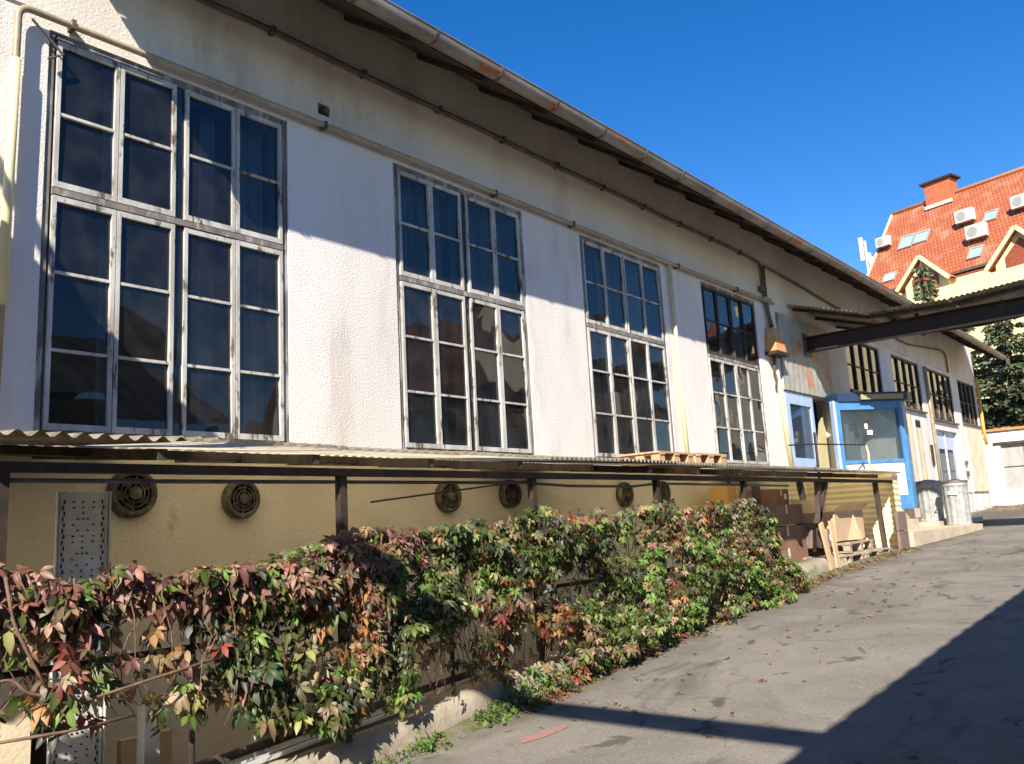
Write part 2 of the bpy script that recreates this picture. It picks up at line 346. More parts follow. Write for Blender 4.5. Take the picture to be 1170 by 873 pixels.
# ------------------------------------------------------------------ main building
bld = thing('industrial_building', 'long white rendered workshop building with tall multi-pane windows and a deep eave', 'building', (13, 6, 0))
def wall_cells(x0, x1, z0, z1, holes, y0, y1):
    xs = sorted({x0, x1} | {h[0] for h in holes} | {h[1] for h in holes}); zs = sorted({z0, z1} | {h[2] for h in holes} | {h[3] for h in holes})
    xs = [x for x in xs if x0 <= x <= x1]; zs = [z for z in zs if z0 <= z <= z1]
    def solid(i, j):
        if not (0 <= i < len(xs) - 1 and 0 <= j < len(zs) - 1): return False
        cx = (xs[i] + xs[i + 1]) / 2; cz = (zs[j] + zs[j + 1]) / 2
        return not any(h[0] < cx < h[1] and h[2] < cz < h[3] for h in holes)
    m = MB()
    for i in range(len(xs) - 1):
        for j in range(len(zs) - 1):
            if not solid(i, j): continue
            a, b, c, d = xs[i], xs[i + 1], zs[j], zs[j + 1]
            m.add([(a, y0, c), (b, y0, c), (b, y0, d), (a, y0, d)], [(0, 1, 2, 3)]); m.add([(a, y1, c), (b, y1, c), (b, y1, d), (a, y1, d)], [(3, 2, 1, 0)])
            if not solid(i - 1, j): m.add([(a, y0, c), (a, y1, c), (a, y1, d), (a, y0, d)], [(3, 2, 1, 0)])
            if not solid(i + 1, j): m.add([(b, y0, c), (b, y1, c), (b, y1, d), (b, y0, d)], [(0, 1, 2, 3)])
            if not solid(i, j - 1): m.add([(a, y0, c), (a, y1, c), (b, y1, c), (b, y0, c)], [(3, 2, 1, 0)])
            if not solid(i, j + 1): m.add([(a, y0, d), (a, y1, d), (b, y1, d), (b, y0, d)], [(0, 1, 2, 3)])
    return m
BIG = [(2.22, 4.24), (5.50, 7.55), (8.72, 10.77), (12.02, 14.02)]
SMALL = [(18.60, 20.98, 4.12), (21.90, 24.32, 4.02), (25.14, 27.70, 3.90), (28.52, 30.75, 3.98)]
holes = [(a, b, 2.36, 5.31) for a, b in BIG] + [(a, b, c, 5.33) for a, b, c in SMALL]
holes += [(14.93, 17.42, 1.4, 3.80), (25.25, 27.6, 1.5, 3.62), (4.57, 4.70, 5.50, 5.61)]
wall_cells(-4, 30.95, 2.26, 5.42, holes, 6.0, 6.35).build('wall', m_white, bld)
wall_cells(-4, 30.95, 5.42, 6.70, [(4.57, 4.70, 5.50, 5.61)], 5.985, 6.35).build('upper_wall', m_band, bld)
wall_cells(-4, 14.6, -1.6, 2.26, [(-1, 1.2, -1.3, .75)], 6.002, 6.35).build('lower_wall', m_tan, bld)
wall_cells(14.6, 30.95, -1.6, 2.26, [(14.93, 17.42, 1.4, 2.26), (25.25, 27.6, 1.5, 2.26)], 6.0, 6.35).build('lower_wall', m_white, bld)
m = MB(); m.box(-4, 30.95, 12.0, 12.3, -1.5, 10.7)
def gable(m, xa, xb):
    pr = [(6.351, -1.5), (11.999, -1.5), (11.999, 10.75), (6.351, 6.85)]
    m.add([(xa, y, z) for y, z in pr] + [(xb, y, z) for y, z in pr], [(0, 1, 2, 3), (7, 6, 5, 4)] + [(i, 4 + i, 4 + (i + 1) % 4, (i + 1) % 4) for i in range(4)])
gable(m, 1.95, 2.1); gable(m, 30.65, 30.95); m.box(-4, -3.7, 6.351, 11.999, -1.5, 6.9); m.build('rear_wall', m_int, bld)
m = MB(); m.box(-4.1, 1.80, 5.97, 12.3, 7.21, 7.33); m.build('flat_roof', m_roofdk, bld)
m = MB(); m.box(-4, 1.8, 5.986, 6.35, 6.701, 7.2); m.build('parapet_wall', m_band, bld)
m = MB(); m.box(2.1, 30.65, 6.35, 12, 2.0, 2.15); m.build('interior_floor', m_floor, bld)
# roof: dark sheets with corrugation along the eave
RX0, RX1, EY, EZ, SL = 1.85, 30.0, 5.045, 6.075, math.tan(R(35))
m = MB()
n = int((RX1 - RX0) / .0625); vs = []
for i in range(n + 1):
    x = RX0 + (RX1 - RX0) * i / n; dz = .022 * math.cos(i * math.pi / 2 * 1.0) + .006 * noise.noise(Vector((x, 0, 0)))
    vs += [(x, EY - .05, EZ + .01 + dz), (x, 12.6, EZ + (12.6 - EY) * SL + .01 + dz), (x, 12.6, EZ + (12.6 - EY) * SL - .03 + dz), (x, EY - .05, EZ - .03 + dz)]
m.add(vs, [q for i in range(n) for q in ((i*4, i*4+4, i*4+5, i*4+1), (i*4+3, i*4+2, i*4+6, i*4+7), (i*4, i*4+3, i*4+7, i*4+4))])
m.build('roof', m_roofdk, bld)
m = MB()  # boarded soffit under the sheets
yy = EY + .05; kk = 0
while yy < 6.3:
    m.add([(RX0, yy, EZ - .045 + (yy - EY) * SL), (RX1, yy, EZ - .045 + (yy - EY) * SL), (RX1, yy + .13, EZ - .045 + (yy + .13 - EY) * SL), (RX0, yy + .13, EZ - .045 + (yy + .13 - EY) * SL),
           (RX0, yy, EZ - .065 + (yy - EY) * SL), (RX1, yy, EZ - .065 + (yy - EY) * SL), (RX1, yy + .13, EZ - .065 + (yy + .13 - EY) * SL), (RX0, yy + .13, EZ - .065 + (yy + .13 - EY) * SL)],
          [(0, 1, 2, 3), (7, 6, 5, 4), (0, 4, 5, 1), (3, 2, 6, 7)]); yy += .145
m.build('soffit', m_dark, bld)
x = RX0 + .15
while x < RX1:
    m = MB(); m.bar((x, EY + .02, EZ - .085), (x, 6.3, EZ - .085 + (6.3 - EY - .02) * SL), .07, .05); m.build('rafter', m_dark, bld); x += .98
# gutter: half-round zinc channel with brackets
m = MB(); vs = []; n = 12; GX = [RX0 + (RX1 + .25 - RX0) * i / 60 for i in range(61)]
for x in GX:
    sag = .012 * noise.noise(Vector((x * .35, 7, 1)))
    for kk in range(n + 1):
        a = math.pi * kk / n; vs.append((x, EY - .10 - .085 * math.cos(a), EZ - .02 + sag - .10 * math.sin(a)))
fs = [(i * (n + 1) + kk, i * (n + 1) + kk + 1, (i + 1) * (n + 1) + kk + 1, (i + 1) * (n + 1) + kk) for i in range(60) for kk in range(n)]
m.add(vs, fs); m.tube([(RX0, EY - .185, EZ - .015), (RX1 + .25, EY - .185, EZ - .015)], .011, 6)
gut = m.build('gutter', m_gut, bld, smooth=True); smooth_angle(gut)
x = RX0 + .5
while x < RX1:
    m = MB(); pts = [(x, EY - .10 - .092 * math.cos(math.pi * q / 8), EZ - .02 - .108 * math.sin(math.pi * q / 8)) for q in range(9)]
    for a, b in zip(pts, pts[1:]): m.bar(a, b, .03, .006)
    m.build('bracket', m_cable, gut); x += .90
# gable end barge
m = MB(); m.bar((RX1, EY, EZ - .04), (RX1, 12.6, EZ - .04 + (12.6 - EY) * SL), .04, .16); m.build('barge_board', m_dark, bld)
# moulding strip at the foot of upper wall, left behind the pipe
def big_window(i, x0, x1):
    z0, z1, zt = 2.36, 5.31, 4.10
    fr = MB(); y0, y1 = 6.015, 6.13
    fr.box(x0, x0 + .045, y0, y1, z0, z1); fr.box(x1 - .045, x1, y0, y1, z0, z1); fr.box(x0 + .06, x1 - .06, y0 + .002, y1, z1 - .06, z1); fr.box(x0 + .06, x1 - .06, y0 + .002, y1, z0, z0 + .05)
    fr.box(x0 + .06, x1 - .06, y0 - .02, y1, zt - .022, zt + .026)
    cx = (x0 + x1) / 2
    gap = .075 if i < 2 else .025
    fr.box(cx - gap / 2, cx + gap / 2, y0 + (.035 if i < 2 else .004), y1 - .003, z0 + .05, z1 - .06)
    wf = fr.build('window', m_frame, bld)
    iw = (x1 - x0 - .12 - gap) / 4 - .007
    for c in range(4):
        a = x0 + .063 + c * (iw + .007) + (gap if c > 1 else 0); b = a + iw
        jit = random.uniform(-.004, .004)
        for lo, hi, nb in ((z0 + .05, zt - .03, 2), (zt + .034, z1 - .062, 1)):
            s_ = MB(); ya, yb = 6.0 + jit, 6.045 + jit; sw = .030 if i < 2 else .023
            if i >= 2 and lo > zt: sw = .02
            s_.box(a, a + sw, ya, yb, lo, hi); s_.box(b - sw, b, ya, yb, lo, hi); s_.box(a + sw, b - sw, ya + .001, yb, lo, lo + .045); s_.box(a + sw, b - sw, ya + .001, yb, hi - .04, hi)
            for q in range(nb):
                zz = lo + (hi - lo) * (q + 1) / (nb + 1); s_.box(a + sw, b - sw, ya + .006, yb - .004, zz - .011, zz + .011)
            s_.build('sash', m_dark if (i >= 2 and lo > zt and i == 3) else m_paint, wf)
    p = MB()
    cols = [x0 + .09 + (x1 - x0 - .18) * q / 4 for q in range(5)]
    for q in range(4):
        for lo, hi in ((z0 + .06, zt - .03), (zt + .04, z1 - .07)):
            nb = 3 if lo < 3 else 2
            for t in range(nb):
                za = lo + (hi - lo) * t / nb; zb = lo + (hi - lo) * (t + 1) / nb; tl = random.uniform(-.010, .010); t2 = random.uniform(-.010, .010)
                p.add([(cols[q], 6.025 + tl, za), (cols[q + 1], 6.025 + t2, za), (cols[q + 1], 6.025 - tl, zb), (cols[q], 6.025 - t2, zb)], [(0, 1, 2, 3)])
    p.build('pane', m_glass, wf)
    for (ca, cb, zl) in {0: ((.50, .62, 2.4), (1.30, 1.45, 2.4), (1.62, 1.95, 2.4), (.08, .2, 2.4)), 1: ((.1, .9, 2.4), (1.05, 1.95, 2.4)), 2: ((.1, .55, 2.5), (.7, .95, 2.4), (1.2, 1.9, 2.4)), 3: ((.1, .5, 2.4), (1.0, 1.9, 2.4))}[i]:
        cm = MB(); nn = int((cb - ca) / .02); vs = []
        for q in range(nn + 1):
            xx = x0 + ca + (cb - ca) * q / nn; yy2 = 6.24 + .03 * math.sin(q * 1.3 + i) + .02 * math.sin(q * .47)
            vs += [(xx, yy2, zl), (xx, yy2, 5.3)]
        cm.add(vs, [(q * 2, q * 2 + 2, q * 2 + 3, q * 2 + 1) for q in range(nn)]); cm.build('curtain', m_curt, wf, smooth=True)
for i, (a, b) in enumerate(BIG): big_window(i, a, b)
def small_window(i, x0, x1, z0):
    z1 = 5.33; fr = MB(); y0, y1 = 6.03, 6.10
    fr.box(x0, x0 + .05, y0, y1, z0, z1); fr.box(x1 - .05, x1, y0, y1, z0, z1); fr.box(x0 + .05, x1 - .05, y0, y1, z1 - .05, z1); fr.box(x0 + .05, x1 - .05, y0, y1, z0, z0 + .05)
    nb = 4
    for q in range(1, nb):
        xx = x0 + (x1 - x0) * q / nb; fr.box(xx - .03, xx + .03, y0 - .01, y1, z0 + .05, z1 - .05)
    fr.box(x0 + .05, x1 - .05, y0 + .01, y1 - .01, (z0 + z1) / 2 - .015, (z0 + z1) / 2 + .015)
    wf = fr.build('window', m_steelbr, bld)
    p = MB()
    for q in range(nb):
        a = x0 + .03 + (x1 - x0 - .06) * q / nb; b = x0 + .03 + (x1 - x0 - .06) * (q + 1) / nb; tl = random.uniform(-.006, .006)
        p.add([(a, 6.06 + tl, z0 + .03), (b, 6.06 - tl, z0 + .03), (b, 6.06, z1 - .03), (a, 6.06, z1 - .03)], [(0, 1, 2, 3)])
    p.build('pane', m_glass, wf)
    s_ = MB(); s_.box(x0 - .04, x1 + .04, 5.93, 6.03, z0 - .05, z0 - .002); s_.build('sill', m_cable, wf)
for i, (a, b, c) in enumerate(SMALL): small_window(i, a, b, c)
# narrow doors and blue door at the far end, tan panel
m = MB(); m.box(22.28, 22.80, 5.965, 5.998, 1.95, 3.86); d = m.build('narrow_door', m_cream, bld)
m = MB(); m.box(22.30, 22.34, 5.95, 5.964, 1.97, 3.84); m.box(22.74, 22.78, 5.95, 5.964, 1.97, 3.84); m.build('frame', m_pipe, d)
m = MB(); m.box(23.12, 23.62, 5.965, 5.998, 1.95, 3.78); d = m.build('narrow_door', m_cream, bld)
m = MB(); m.box(23.15, 23.58, 5.955, 5.964, 3.56, 3.74); m.build('vent', m_hole, d)
m = MB(); m.box(23.14, 23.18, 5.95, 5.964, 1.97, 3.5); m.box(23.55, 23.59, 5.95, 5.964, 1.97, 3.5); m.build('frame', m_pipe, d)
m = MB(); m.box(25.25, 27.6, 6.10, 6.14, 1.5, 3.62); d = m.build('blue_door', m_pblue, bld)
m = MB(); m.box(25.7, 26.25, 6.08, 6.098, 2.2, 3.1); m.box(26.6, 27.15, 6.08, 6.098, 2.2, 3.1); m.build('pane', m_dglass, d)
m = MB(); m.box(26.40, 26.46, 6.07, 6.098, 1.5, 3.6); m.build('meeting_stile', m_wpan, d)
m = MB(); m.box(28.6, 30.6, 5.95, 5.998, 1.9, 3.85); m.build('boarded_panel', m_cream, bld)
m = MB(); m.box(24.4, 24.55, 5.96, 5.998, 2.6, 3.15); m.build('rusty_plate', m_rust, bld)
m = MB(); m.box(28.02, 28.2, 5.94, 5.998, 2.7, 2.8); m.box(28.04, 28.18, 5.94, 5.998, 2.35, 2.5); m.build('switch_box', m_cable, bld)

# entrance: grey sheet panel, pale blue door, open leaf
m = MB(); n = 40; vs = []
for q in range(n + 1):
    xx = 14.9 + 1.9 * q / n; yy2 = 5.955 + .004 * math.sin(q * math.pi / 2.5); vs += [(xx, yy2, 3.80), (xx, yy2, 5.25)]
m.add(vs, [(q * 2, q * 2 + 2, q * 2 + 3, q * 2 + 1) for q in range(n)])
m.box(14.9, 17.45, 5.965, 5.998, 3.80, 5.25); m.build('sheet_panel', m_greysh, bld)
d = MB(); d.box(14.95, 15.12, 5.99, 6.06, 1.45, 3.79); d.box(16.14, 16.26, 5.99, 6.06, 1.45, 3.79); d.box(15.12, 16.14, 5.99, 6.06, 3.56, 3.79); d.box(15.12, 16.14, 5.99, 6.06, 1.45, 2.56)
dd = d.build('entrance_door', m_lblue, bld)
m = MB(); m.box(15.12, 16.14, 6.02, 6.035, 2.56, 3.56); m.build('pane', m_dglass, dd)
m = MB(); m.box(16.05, 16.12, 5.95, 5.99, 2.35, 2.45); m.build('handle', m_cable, dd)
m = MB(); m.add([(16.3, 6.1, 1.5), (17.40, 6.2, 1.5), (17.40, 6.2, 3.6), (16.9, 6.16, 3.3), (16.3, 6.1, 2.2)], [(0, 1, 2, 3, 4)]); m.build('sunlit_panel_area', m_hyel, bld)  # cream leaf cut to its sunlit area; the slanted edge stands for the shadow line
m = MB(); m.box(14.93, 17.42, 7.2, 7.25, 1.4, 3.9); m.box(14.93, 17.42, 6.36, 7.2, 3.81, 3.86); m.box(14.88, 14.92, 6.36, 7.2, 1.4, 3.9); m.box(17.43, 17.47, 6.36, 7.2, 1.4, 3.9); m.build('recess_lining', m_floor, bld)

# glazed bay (kiosk) with canted face
bay = thing('glazed_bay', 'bright blue framed glazed porch bay with white lower panel beside the entrance', 'porch', (17.4, 5.3, 1.53))
P0 = Vector((16.62, 5.70)); P1 = Vector((17.76, 4.78)); dv = (P1 - P0); Ld = dv.length; dv.normalize(); nv = Vector((dv.y, -dv.x))
TB = Matrix(((dv.x, -nv.x, 0, P0.x), (dv.y, -nv.y, 0, P0.y), (0, 0, 1, 0), (0, 0, 0, 1)))   # local x along face, local y inward
m = MB(TB); m.box(0, .10, 0, .12, 1.53, 3.66); m.box(Ld - .09, Ld, 0, .12, 1.53, 3.66); m.box(.10, Ld - .09, .01, .11, 3.50, 3.66); m.box(.10, Ld - .09, .01, .11, 2.44, 2.51); m.box(.10, Ld - .09, .01, .11, 1.53, 1.80)
m.build('frame', m_blue, bay)
m = MB(TB); m.box(.102, Ld - .092, .03, .09, 1.802, 2.438); m.build('lower_panel', m_wpan, bay)
m = MB(TB); m.box(.102, Ld - .092, .05, .06, 2.512, 3.498); m.build('pane', m_glassk, bay)
m = MB(TB); m.box(.62, .68, .035, .048, 3.12, 3.22); m.box(.66, .77, .03, .047, 3.00, 3.09); m.build('notice', m_lab, bay)
m = MB(TB); m.box(-.05, .0, -.02, .10, 1.53, 3.68); m.build('corner_post', m_lblue, bay)
m = MB(); m.prism([(16.66, 5.64), (17.80, 4.66), (18.08, 4.66), (18.08, 5.985), (16.9, 5.985)], 3.66, 3.83); m.build('bay_roof', m_navy, bay)
m = MB(TB); m.box(.52, 1.44, -.12, -.085, 3.68, 3.78); m.build('fascia_strip', M('olive_trim', (.34, .30, .17)), bay)
m = MB(); m.box(17.77, 18.0, 4.785, 4.83, 1.53, 3.66); m.build('side_panel', m_blue, bay)
m = MB(); m.box(17.95, 18.0, 4.83, 5.99, 1.53, 3.66); m.build('end_panel', m_wpan, bay)
m = MB(); vs = []
for q in range(15): vs += [(17.0 + q * .06, 5.70 + .03 * math.sin(q * 1.4), 1.6), (17.0 + q * .06, 5.70 + .03 * math.sin(q * 1.4), 3.55)]
m.add(vs, [(q * 2, q * 2 + 2, q * 2 + 3, q * 2 + 1) for q in range(14)]); m.build('curtain', m_curt, bay, smooth=True)

# ------------------------------------------------------------------ pipes and cables on the wall
def bend(pts, rr=.12, n=5):
    out = [Vector(pts[0])]
    for i in range(1, len(pts) - 1):
        p = Vector(pts[i]); a = (Vector(pts[i - 1]) - p).normalized(); b = (Vector(pts[i + 1]) - p).normalized()
        for q in range(n + 1):
            t = q / n; out.append((p + a * rr) * (1 - t) ** 2 + p * 2 * t * (1 - t) + (p + b * rr) * t ** 2)
    out.append(Vector(pts[-1])); return out
p = thing('gas_pipe', 'ochre gas pipe running above the window heads with a yellow drop at the left end', 'pipe', (2, 5.93, 2.3))
m = MB(); m.tube(bend([(1.96, 5.93, 2.35), (1.99, 5.93, 5.36), (6, 5.93, 5.375), (10, 5.935, 5.36), (14.75, 5.935, 5.37)], .09), .026, 10); m.build('pipe', [m_pipe], p, smooth=True)
m = MB(); m.tube([(1.985, 5.925, 4.95), (1.97, 5.925, 3.2)], .033, 10); m.build('painted_sleeve', m_pipey, p, smooth=True)
for x in (2.35, 4.6, 7.0, 8.5, 11.2, 13.2):
    m = MB(); m.box(x - .015, x + .015, 5.90, 5.99, 5.33, 5.40); m.build('clip', m_cable, p)
m = MB(); m.tube([(2.08, 5.94, 5.30), (2.30, 5.95, 5.12), (2.20, 5.95, 5.05)], .010, 6); m.build('cable_loop', m_cable, p)
tag(MB().tube(bend([(10.97, 5.95, 5.34), (10.98, 5.95, 3.4), (11.02, 5.95, 2.36)], .05), .030, 10).build('drop_pipe', m_pipey, smooth=True), 'pale yellow vertical pipe between the third and fourth tall windows', 'pipe')
tag(MB().tube(bend([(14.56, 5.95, 4.40), (14.66, 5.95, 3.4), (14.80, 5.95, 2.36)], .05), .040, 10).build('drop_pipe', m_pipey, smooth=True), 'pale yellow vertical pipe below the orange cable box', 'pipe')
tag(MB().tube(bend([(24.75, 5.95, 5.3), (24.8, 5.95, 4.0), (24.85, 5.95, 1.6)], .05), .045, 8).build('drop_pipe', m_pipe, smooth=True), 'yellowish downpipe beside the lavender blue double door at the far end', 'pipe')
tag(MB().tube([(30.9, 5.92, 5.6), (30.9, 5.92, 3.9), (31.0, 5.92, 3.4)], .05, 8).build('downpipe', M('orange_downpipe', (.75, .38, .08)), smooth=True), 'orange yellow downpipe at the far corner of the long building', 'pipe')
cable = thing('conduit', 'long dark steel conduit clamped high on the wall under the eave', 'conduit', (8, 5.95, 6.0))
m = MB(); pts = [(2.2, 5.945, 6.03)] + [(x, 5.945, 6.09 + .008 * math.sin(x * 2.1)) for x in range(4, 14)] + [(14.36, 5.945, 6.07), (14.38, 5.945, 5.3), (14.50, 5.93, 4.85)]
m.tube(bend(pts, .13), .026, 8); m.build('tube', m_cable, cable, smooth=True)
m = MB(); m.tube(bend([(14.58, 5.93, 4.85), (14.46, 5.945, 5.3), (14.46, 5.945, 6.05), (16, 5.945, 6.0), (19.8, 5.945, 5.78), (23.5, 5.945, 5.75), (26.9, 5.945, 6.02), (27.3, 5.945, 5.95), (27.33, 5.945, 5.4)], .10), .024, 8); m.build('tube', m_cable, cable, smooth=True)
x = 3.0
while x < 14:
    m = MB(); m.box(x - .02, x + .02, 5.905, 5.984, 6.055, 6.125); m.build('clamp', m_cable, cable); x += 1.05
m = MB(); m.box(14.28, 14.58, 5.90, 5.984, 5.38, 5.43); m.build('bracket', m_pipe, cable)
m = MB(); m.box(14.20, 14.30, 5.90, 5.984, 5.52, 5.62); m.tube([(14.25, 5.93, 5.62), (14.25, 5.93, 5.75)], .012, 6); m.build('hook', m_cable, cable)
jb = thing('junction_box', 'orange and cream flared cable box below the dark conduits', 'cable box', (14.5, 5.9, 4.4))
m = MB(); m.add([(14.36, 5.84, 4.86), (14.68, 5.84, 4.86), (14.68, 5.985, 4.86), (14.36, 5.985, 4.86), (14.28, 5.78, 4.42), (14.72, 5.78, 4.42), (14.72, 5.985, 4.42), (14.28, 5.985, 4.42)],
    [(0, 1, 2, 3), (7, 6, 5, 4), (0, 4, 5, 1), (1, 5, 6, 2), (2, 6, 7, 3), (3, 7, 4, 0)]); m.build('cover', m_orange, jb)
m = MB(); m.box(14.24, 14.76, 5.76, 5.985, 4.36, 4.418); m.build('flange', m_rust, jb)
m = MB(); m.tube([(14.5, 5.93, 4.36), (14.45, 5.94, 4.1), (14.55, 5.95, 3.95), (14.48, 5.95, 3.8)], .022, 7); m.build('cable', m_cable, jb, smooth=True)
v = thing('wall_vent', 'small broken square vent with a pipe stub high on the wall', 'vent', (4.63, 6, 5.5))
m = MB(); m.box(4.572, 4.698, 6.2, 6.21, 5.502, 5.608); m.build('backing', m_hole, v)
m = MB(); m.tube([(4.66, 5.96, 5.55), (4.65, 6.19, 5.56)], .032, 10); m.build('pipe_stub', m_cable, v)

# ------------------------------------------------------------------ lean-to roof over the light well
def frp():
    m = M('weathered_translucent_sheet', (.80, .72, .54), (.70, .60, .42), .6, 3, 7, c3=(.22, .16, .08), s3=5, lo3=.56, hi3=.70)
    n = m.node_tree.nodes; L = m.node_tree.links; b = n['Principled BSDF']; o = n['Material Output']
    t = n.new('ShaderNodeBsdfTranslucent'); mx = n.new('ShaderNodeMixShader'); mx.inputs[0].default_value = .8
    L.new(b.inputs['Base Color'].links[0].from_socket, t.inputs[0]); L.new(b.outputs[0], mx.inputs[1]); L.new(t.outputs[0], mx.inputs[2]); L.new(mx.outputs[0], o.inputs[0]); return m
m_frp = frp()
shed = thing('lean_to_roof', 'rusty corrugated lean-to roof on thin posts along the foot of the white building', 'lean-to', (7, 5, 0))
SX0, SX1 = -3.0, 15.15
def corr(x0, x1, y0, z0, y1, z1, pitch=.076, amp=.016, ny=6, warp=.012, T=None):
    m = MB(T); nx = int((x1 - x0) / (pitch / 6)); vs = []
    for i in range(nx + 1):
        x = x0 + (x1 - x0) * i / nx; c = amp * math.cos(2 * math.pi * x / pitch)
        for j in range(ny + 1):
            t = j / ny; y = y0 + (y1 - y0) * t; vs.append((x, y, z0 + (z1 - z0) * t + c + warp * noise.noise(Vector((x * .8, y * 2, 4)))))
    m.add(vs, [(i * (ny + 1) + j, (i + 1) * (ny + 1) + j, (i + 1) * (ny + 1) + j + 1, i * (ny + 1) + j + 1) for i in range(nx) for j in range(ny)]); return m
x = SX0; q = 0
while x < SX1 - .01:
    xe = min(x + 1.06, SX1); o = corr(x, xe + .03, 4.22 + random.uniform(-.015, .015), 2.145 + (q % 2) * .006, 5.99, 2.315 + (q % 2) * .006, pitch=.10 if x < 4.6 else .068, ny=3).build('roof_sheet', m_sheet if q in (4, 9, 14) else m_frp, shed, smooth=True); x = xe; q += 1
for y, z, h in ((5.1, 2.165, .05), (5.8, 2.235, .05)):
    m = MB(); m.box(SX0, SX1 - .1, y - .03, y + .03, z - h / 2, z + h / 2); m.build('purlin', m_dark, shed)
m = MB(); m.box(SX0, SX1 - .02, 4.37, 4.44, 1.984, 2.032); m.build('beam', m_rust, shed)
m = MB(); m.tube([(SX0, 4.42, 1.955), (2, 4.42, 1.945), (5.4, 4.42, 1.95), (6, 4.42, 1.925), (7, 4.42, 1.92), (7.5, 4.42, 1.95), (10.8, 4.42, 1.93)], .012, 8); m.build('cable', m_cable, shed, smooth=True)
x = SX0 + .3
while x < SX1 - .3:
    m = MB(); m.bar((x, 4.28, 2.075), (x, 5.95, 2.235), .05, .06); m.build('rafter', m_dark, shed); x += .985
for x in (-2.5, -.5, 1.50, 3.50, 5.47, 7.45, 9.44):
    m = MB(); m.box(x - .028, x + .028, 4.38, 4.435, tz(x) + .12, 1.984); m.build('post', m_rust, shed)
for (xa, xb, za, zb) in ((11.85, 11.70, 1.984, 1.10), (12.15, 11.66, 1.984, 1.40), (14.36, 14.48, 1.984, .82), (11.2, 11.28, 1.984, 1.75)):
    m = MB(); m.bar((xa, 4.43, za), (xb, 4.43, zb), .07, .07); m.build('strut', m_dark, shed)
m = MB(); m.box(10.9, 11.0, 4.9, 4.98, .8, 1.99); m.build('post', m_dark, shed)
# thin batten: loose lath under roof
m = MB(); m.bar((4.55, 5.35, 1.86), (6.2, 5.0, 2.02), .02, .015); m.build('loose_lath', m_rust, shed)
# yellow corrugated screens (horizontal corrugation)
def hcorr(P, Q, z0, z1, pitch=.095, amp=.006):
    P = Vector(P); Q = Vector(Q); d = Q - P; nn = Vector((d.y, -d.x)).normalized(); m = MB(); nz = int((z1 - z0) / (pitch / 6)); vs = []
    for i in range(nz + 1):
        z = z0 + (z1 - z0) * i / nz; a = amp * math.cos(2 * math.pi * z / pitch); vs += [(P.x + nn.x * a, P.y + nn.y * a, z), (Q.x + nn.x * a, Q.y + nn.y * a, z)]
    m.add(vs, [(i * 2, i * 2 + 1, i * 2 + 3, i * 2 + 2) for i in range(nz)]); return m
hcorr((12.2, 5.9), (15.12, 5.85), .85, 2.2).build('back_screen', m_yel, shed, smooth=True)
hcorr((15.17, 5.9), (15.17, 4.32), .88, 2.25).build('side_screen', m_yel, shed, smooth=True)
hcorr((14.85, 4.30), (15.17, 4.30), .90, 2.13).build('corner_screen', m_yel, shed, smooth=True)
m = MB(); m.box(15.0, 15.16, 4.27, 4.36, .80, .90); m.build('foot_block', m_black, shed)

# exhaust fans
m_fan = M('sooty_cast_metal', (.13, .11, .075), (.06, .05, .04), .7, 18, 5, c3=(.24, .20, .10), s3=9, lo3=.55, hi3=.65)
def fan(x, z, rr, label):
    o = thing('exhaust_fan', label, 'fan', (x, 5.99, z), 'round exhaust fans on the ochre wall')
    m = MB(); n = 28; prof = [(rr * .72, 5.935), (rr * .80, 5.92), (rr * .95, 5.925), (rr, 5.95), (rr, 5.998), (rr * .8, 5.998), (rr * .78, 5.96), (rr * .72, 5.935)]; vs = []
    for (pr, py) in prof:
        for kk in range(n): a = 2 * math.pi * kk / n; vs.append((x + pr * math.cos(a), py, z + pr * math.sin(a)))
    m.add(vs, [(j * n + kk, j * n + (kk + 1) % n, (j + 1) * n + (kk + 1) % n, (j + 1) * n + kk) for j in range(len(prof) - 1) for kk in range(n)]); m.build('housing', m_fan, o, smooth=True)
    m = MB(); m.cyl((x, 5.985, z), rr * .8, .012, 28, axis='y'); m.build('backing', m_hole, o)
    m = MB()
    for kk in range(5):
        a = kk * 2 * math.pi / 5 + x; ca, sa = math.cos(a), math.sin(a); cb, sb = math.cos(a + .65), math.sin(a + .65)
        m.add([(x + .2 * rr * ca, 5.97, z + .2 * rr * sa), (x + .7 * rr * ca, 5.98, z + .7 * rr * sa), (x + .7 * rr * cb, 5.945, z + .7 * rr * sb), (x + .2 * rr * cb, 5.945, z + .2 * rr * sb)], [(0, 1, 2, 3)])
    m.build('blades', m_fan, o)
    m = MB(); m.cyl((x, 5.91, z), rr * .26, .07, 16, axis='y')
    for rad in (.4, .58):
        m.tube([(x + rad * rr * math.cos(2 * math.pi * q / 20), 5.925, z + rad * rr * math.sin(2 * math.pi * q / 20)) for q in range(21)], .005, 5)
    for kk in range(3):
        a = kk * math.pi / 3 + .4; m.bar((x - .75 * rr * math.cos(a), 5.93, z - .75 * rr * math.sin(a)), (x + .75 * rr * math.cos(a), 5.93, z + .75 * rr * math.sin(a)), .012, .006)
    m.build('guard', m_fan, o)
    return o
for x, z, rr, lb in ((2.88, 2.0 - .02, .175, 'round rusty exhaust fan half hidden by the perforated steel upright'), (3.75, 1.93, .155, 'round rusty exhaust fan between the steel upright and first roof post'),
                     (6.07, 1.93, .16, 'left one of the close pair of round fans left of the second visible roof post'), (7.02, 1.95, .155, 'right one of the close pair of round fans, next to the second visible roof post'),
                     (9.29, 1.93, .16, 'soot-stained fan left of the third visible roof post'), (10.24, 1.95, .16, 'round fan just right of the third visible roof post above the creeper')):
    fan(x, z, rr, lb)

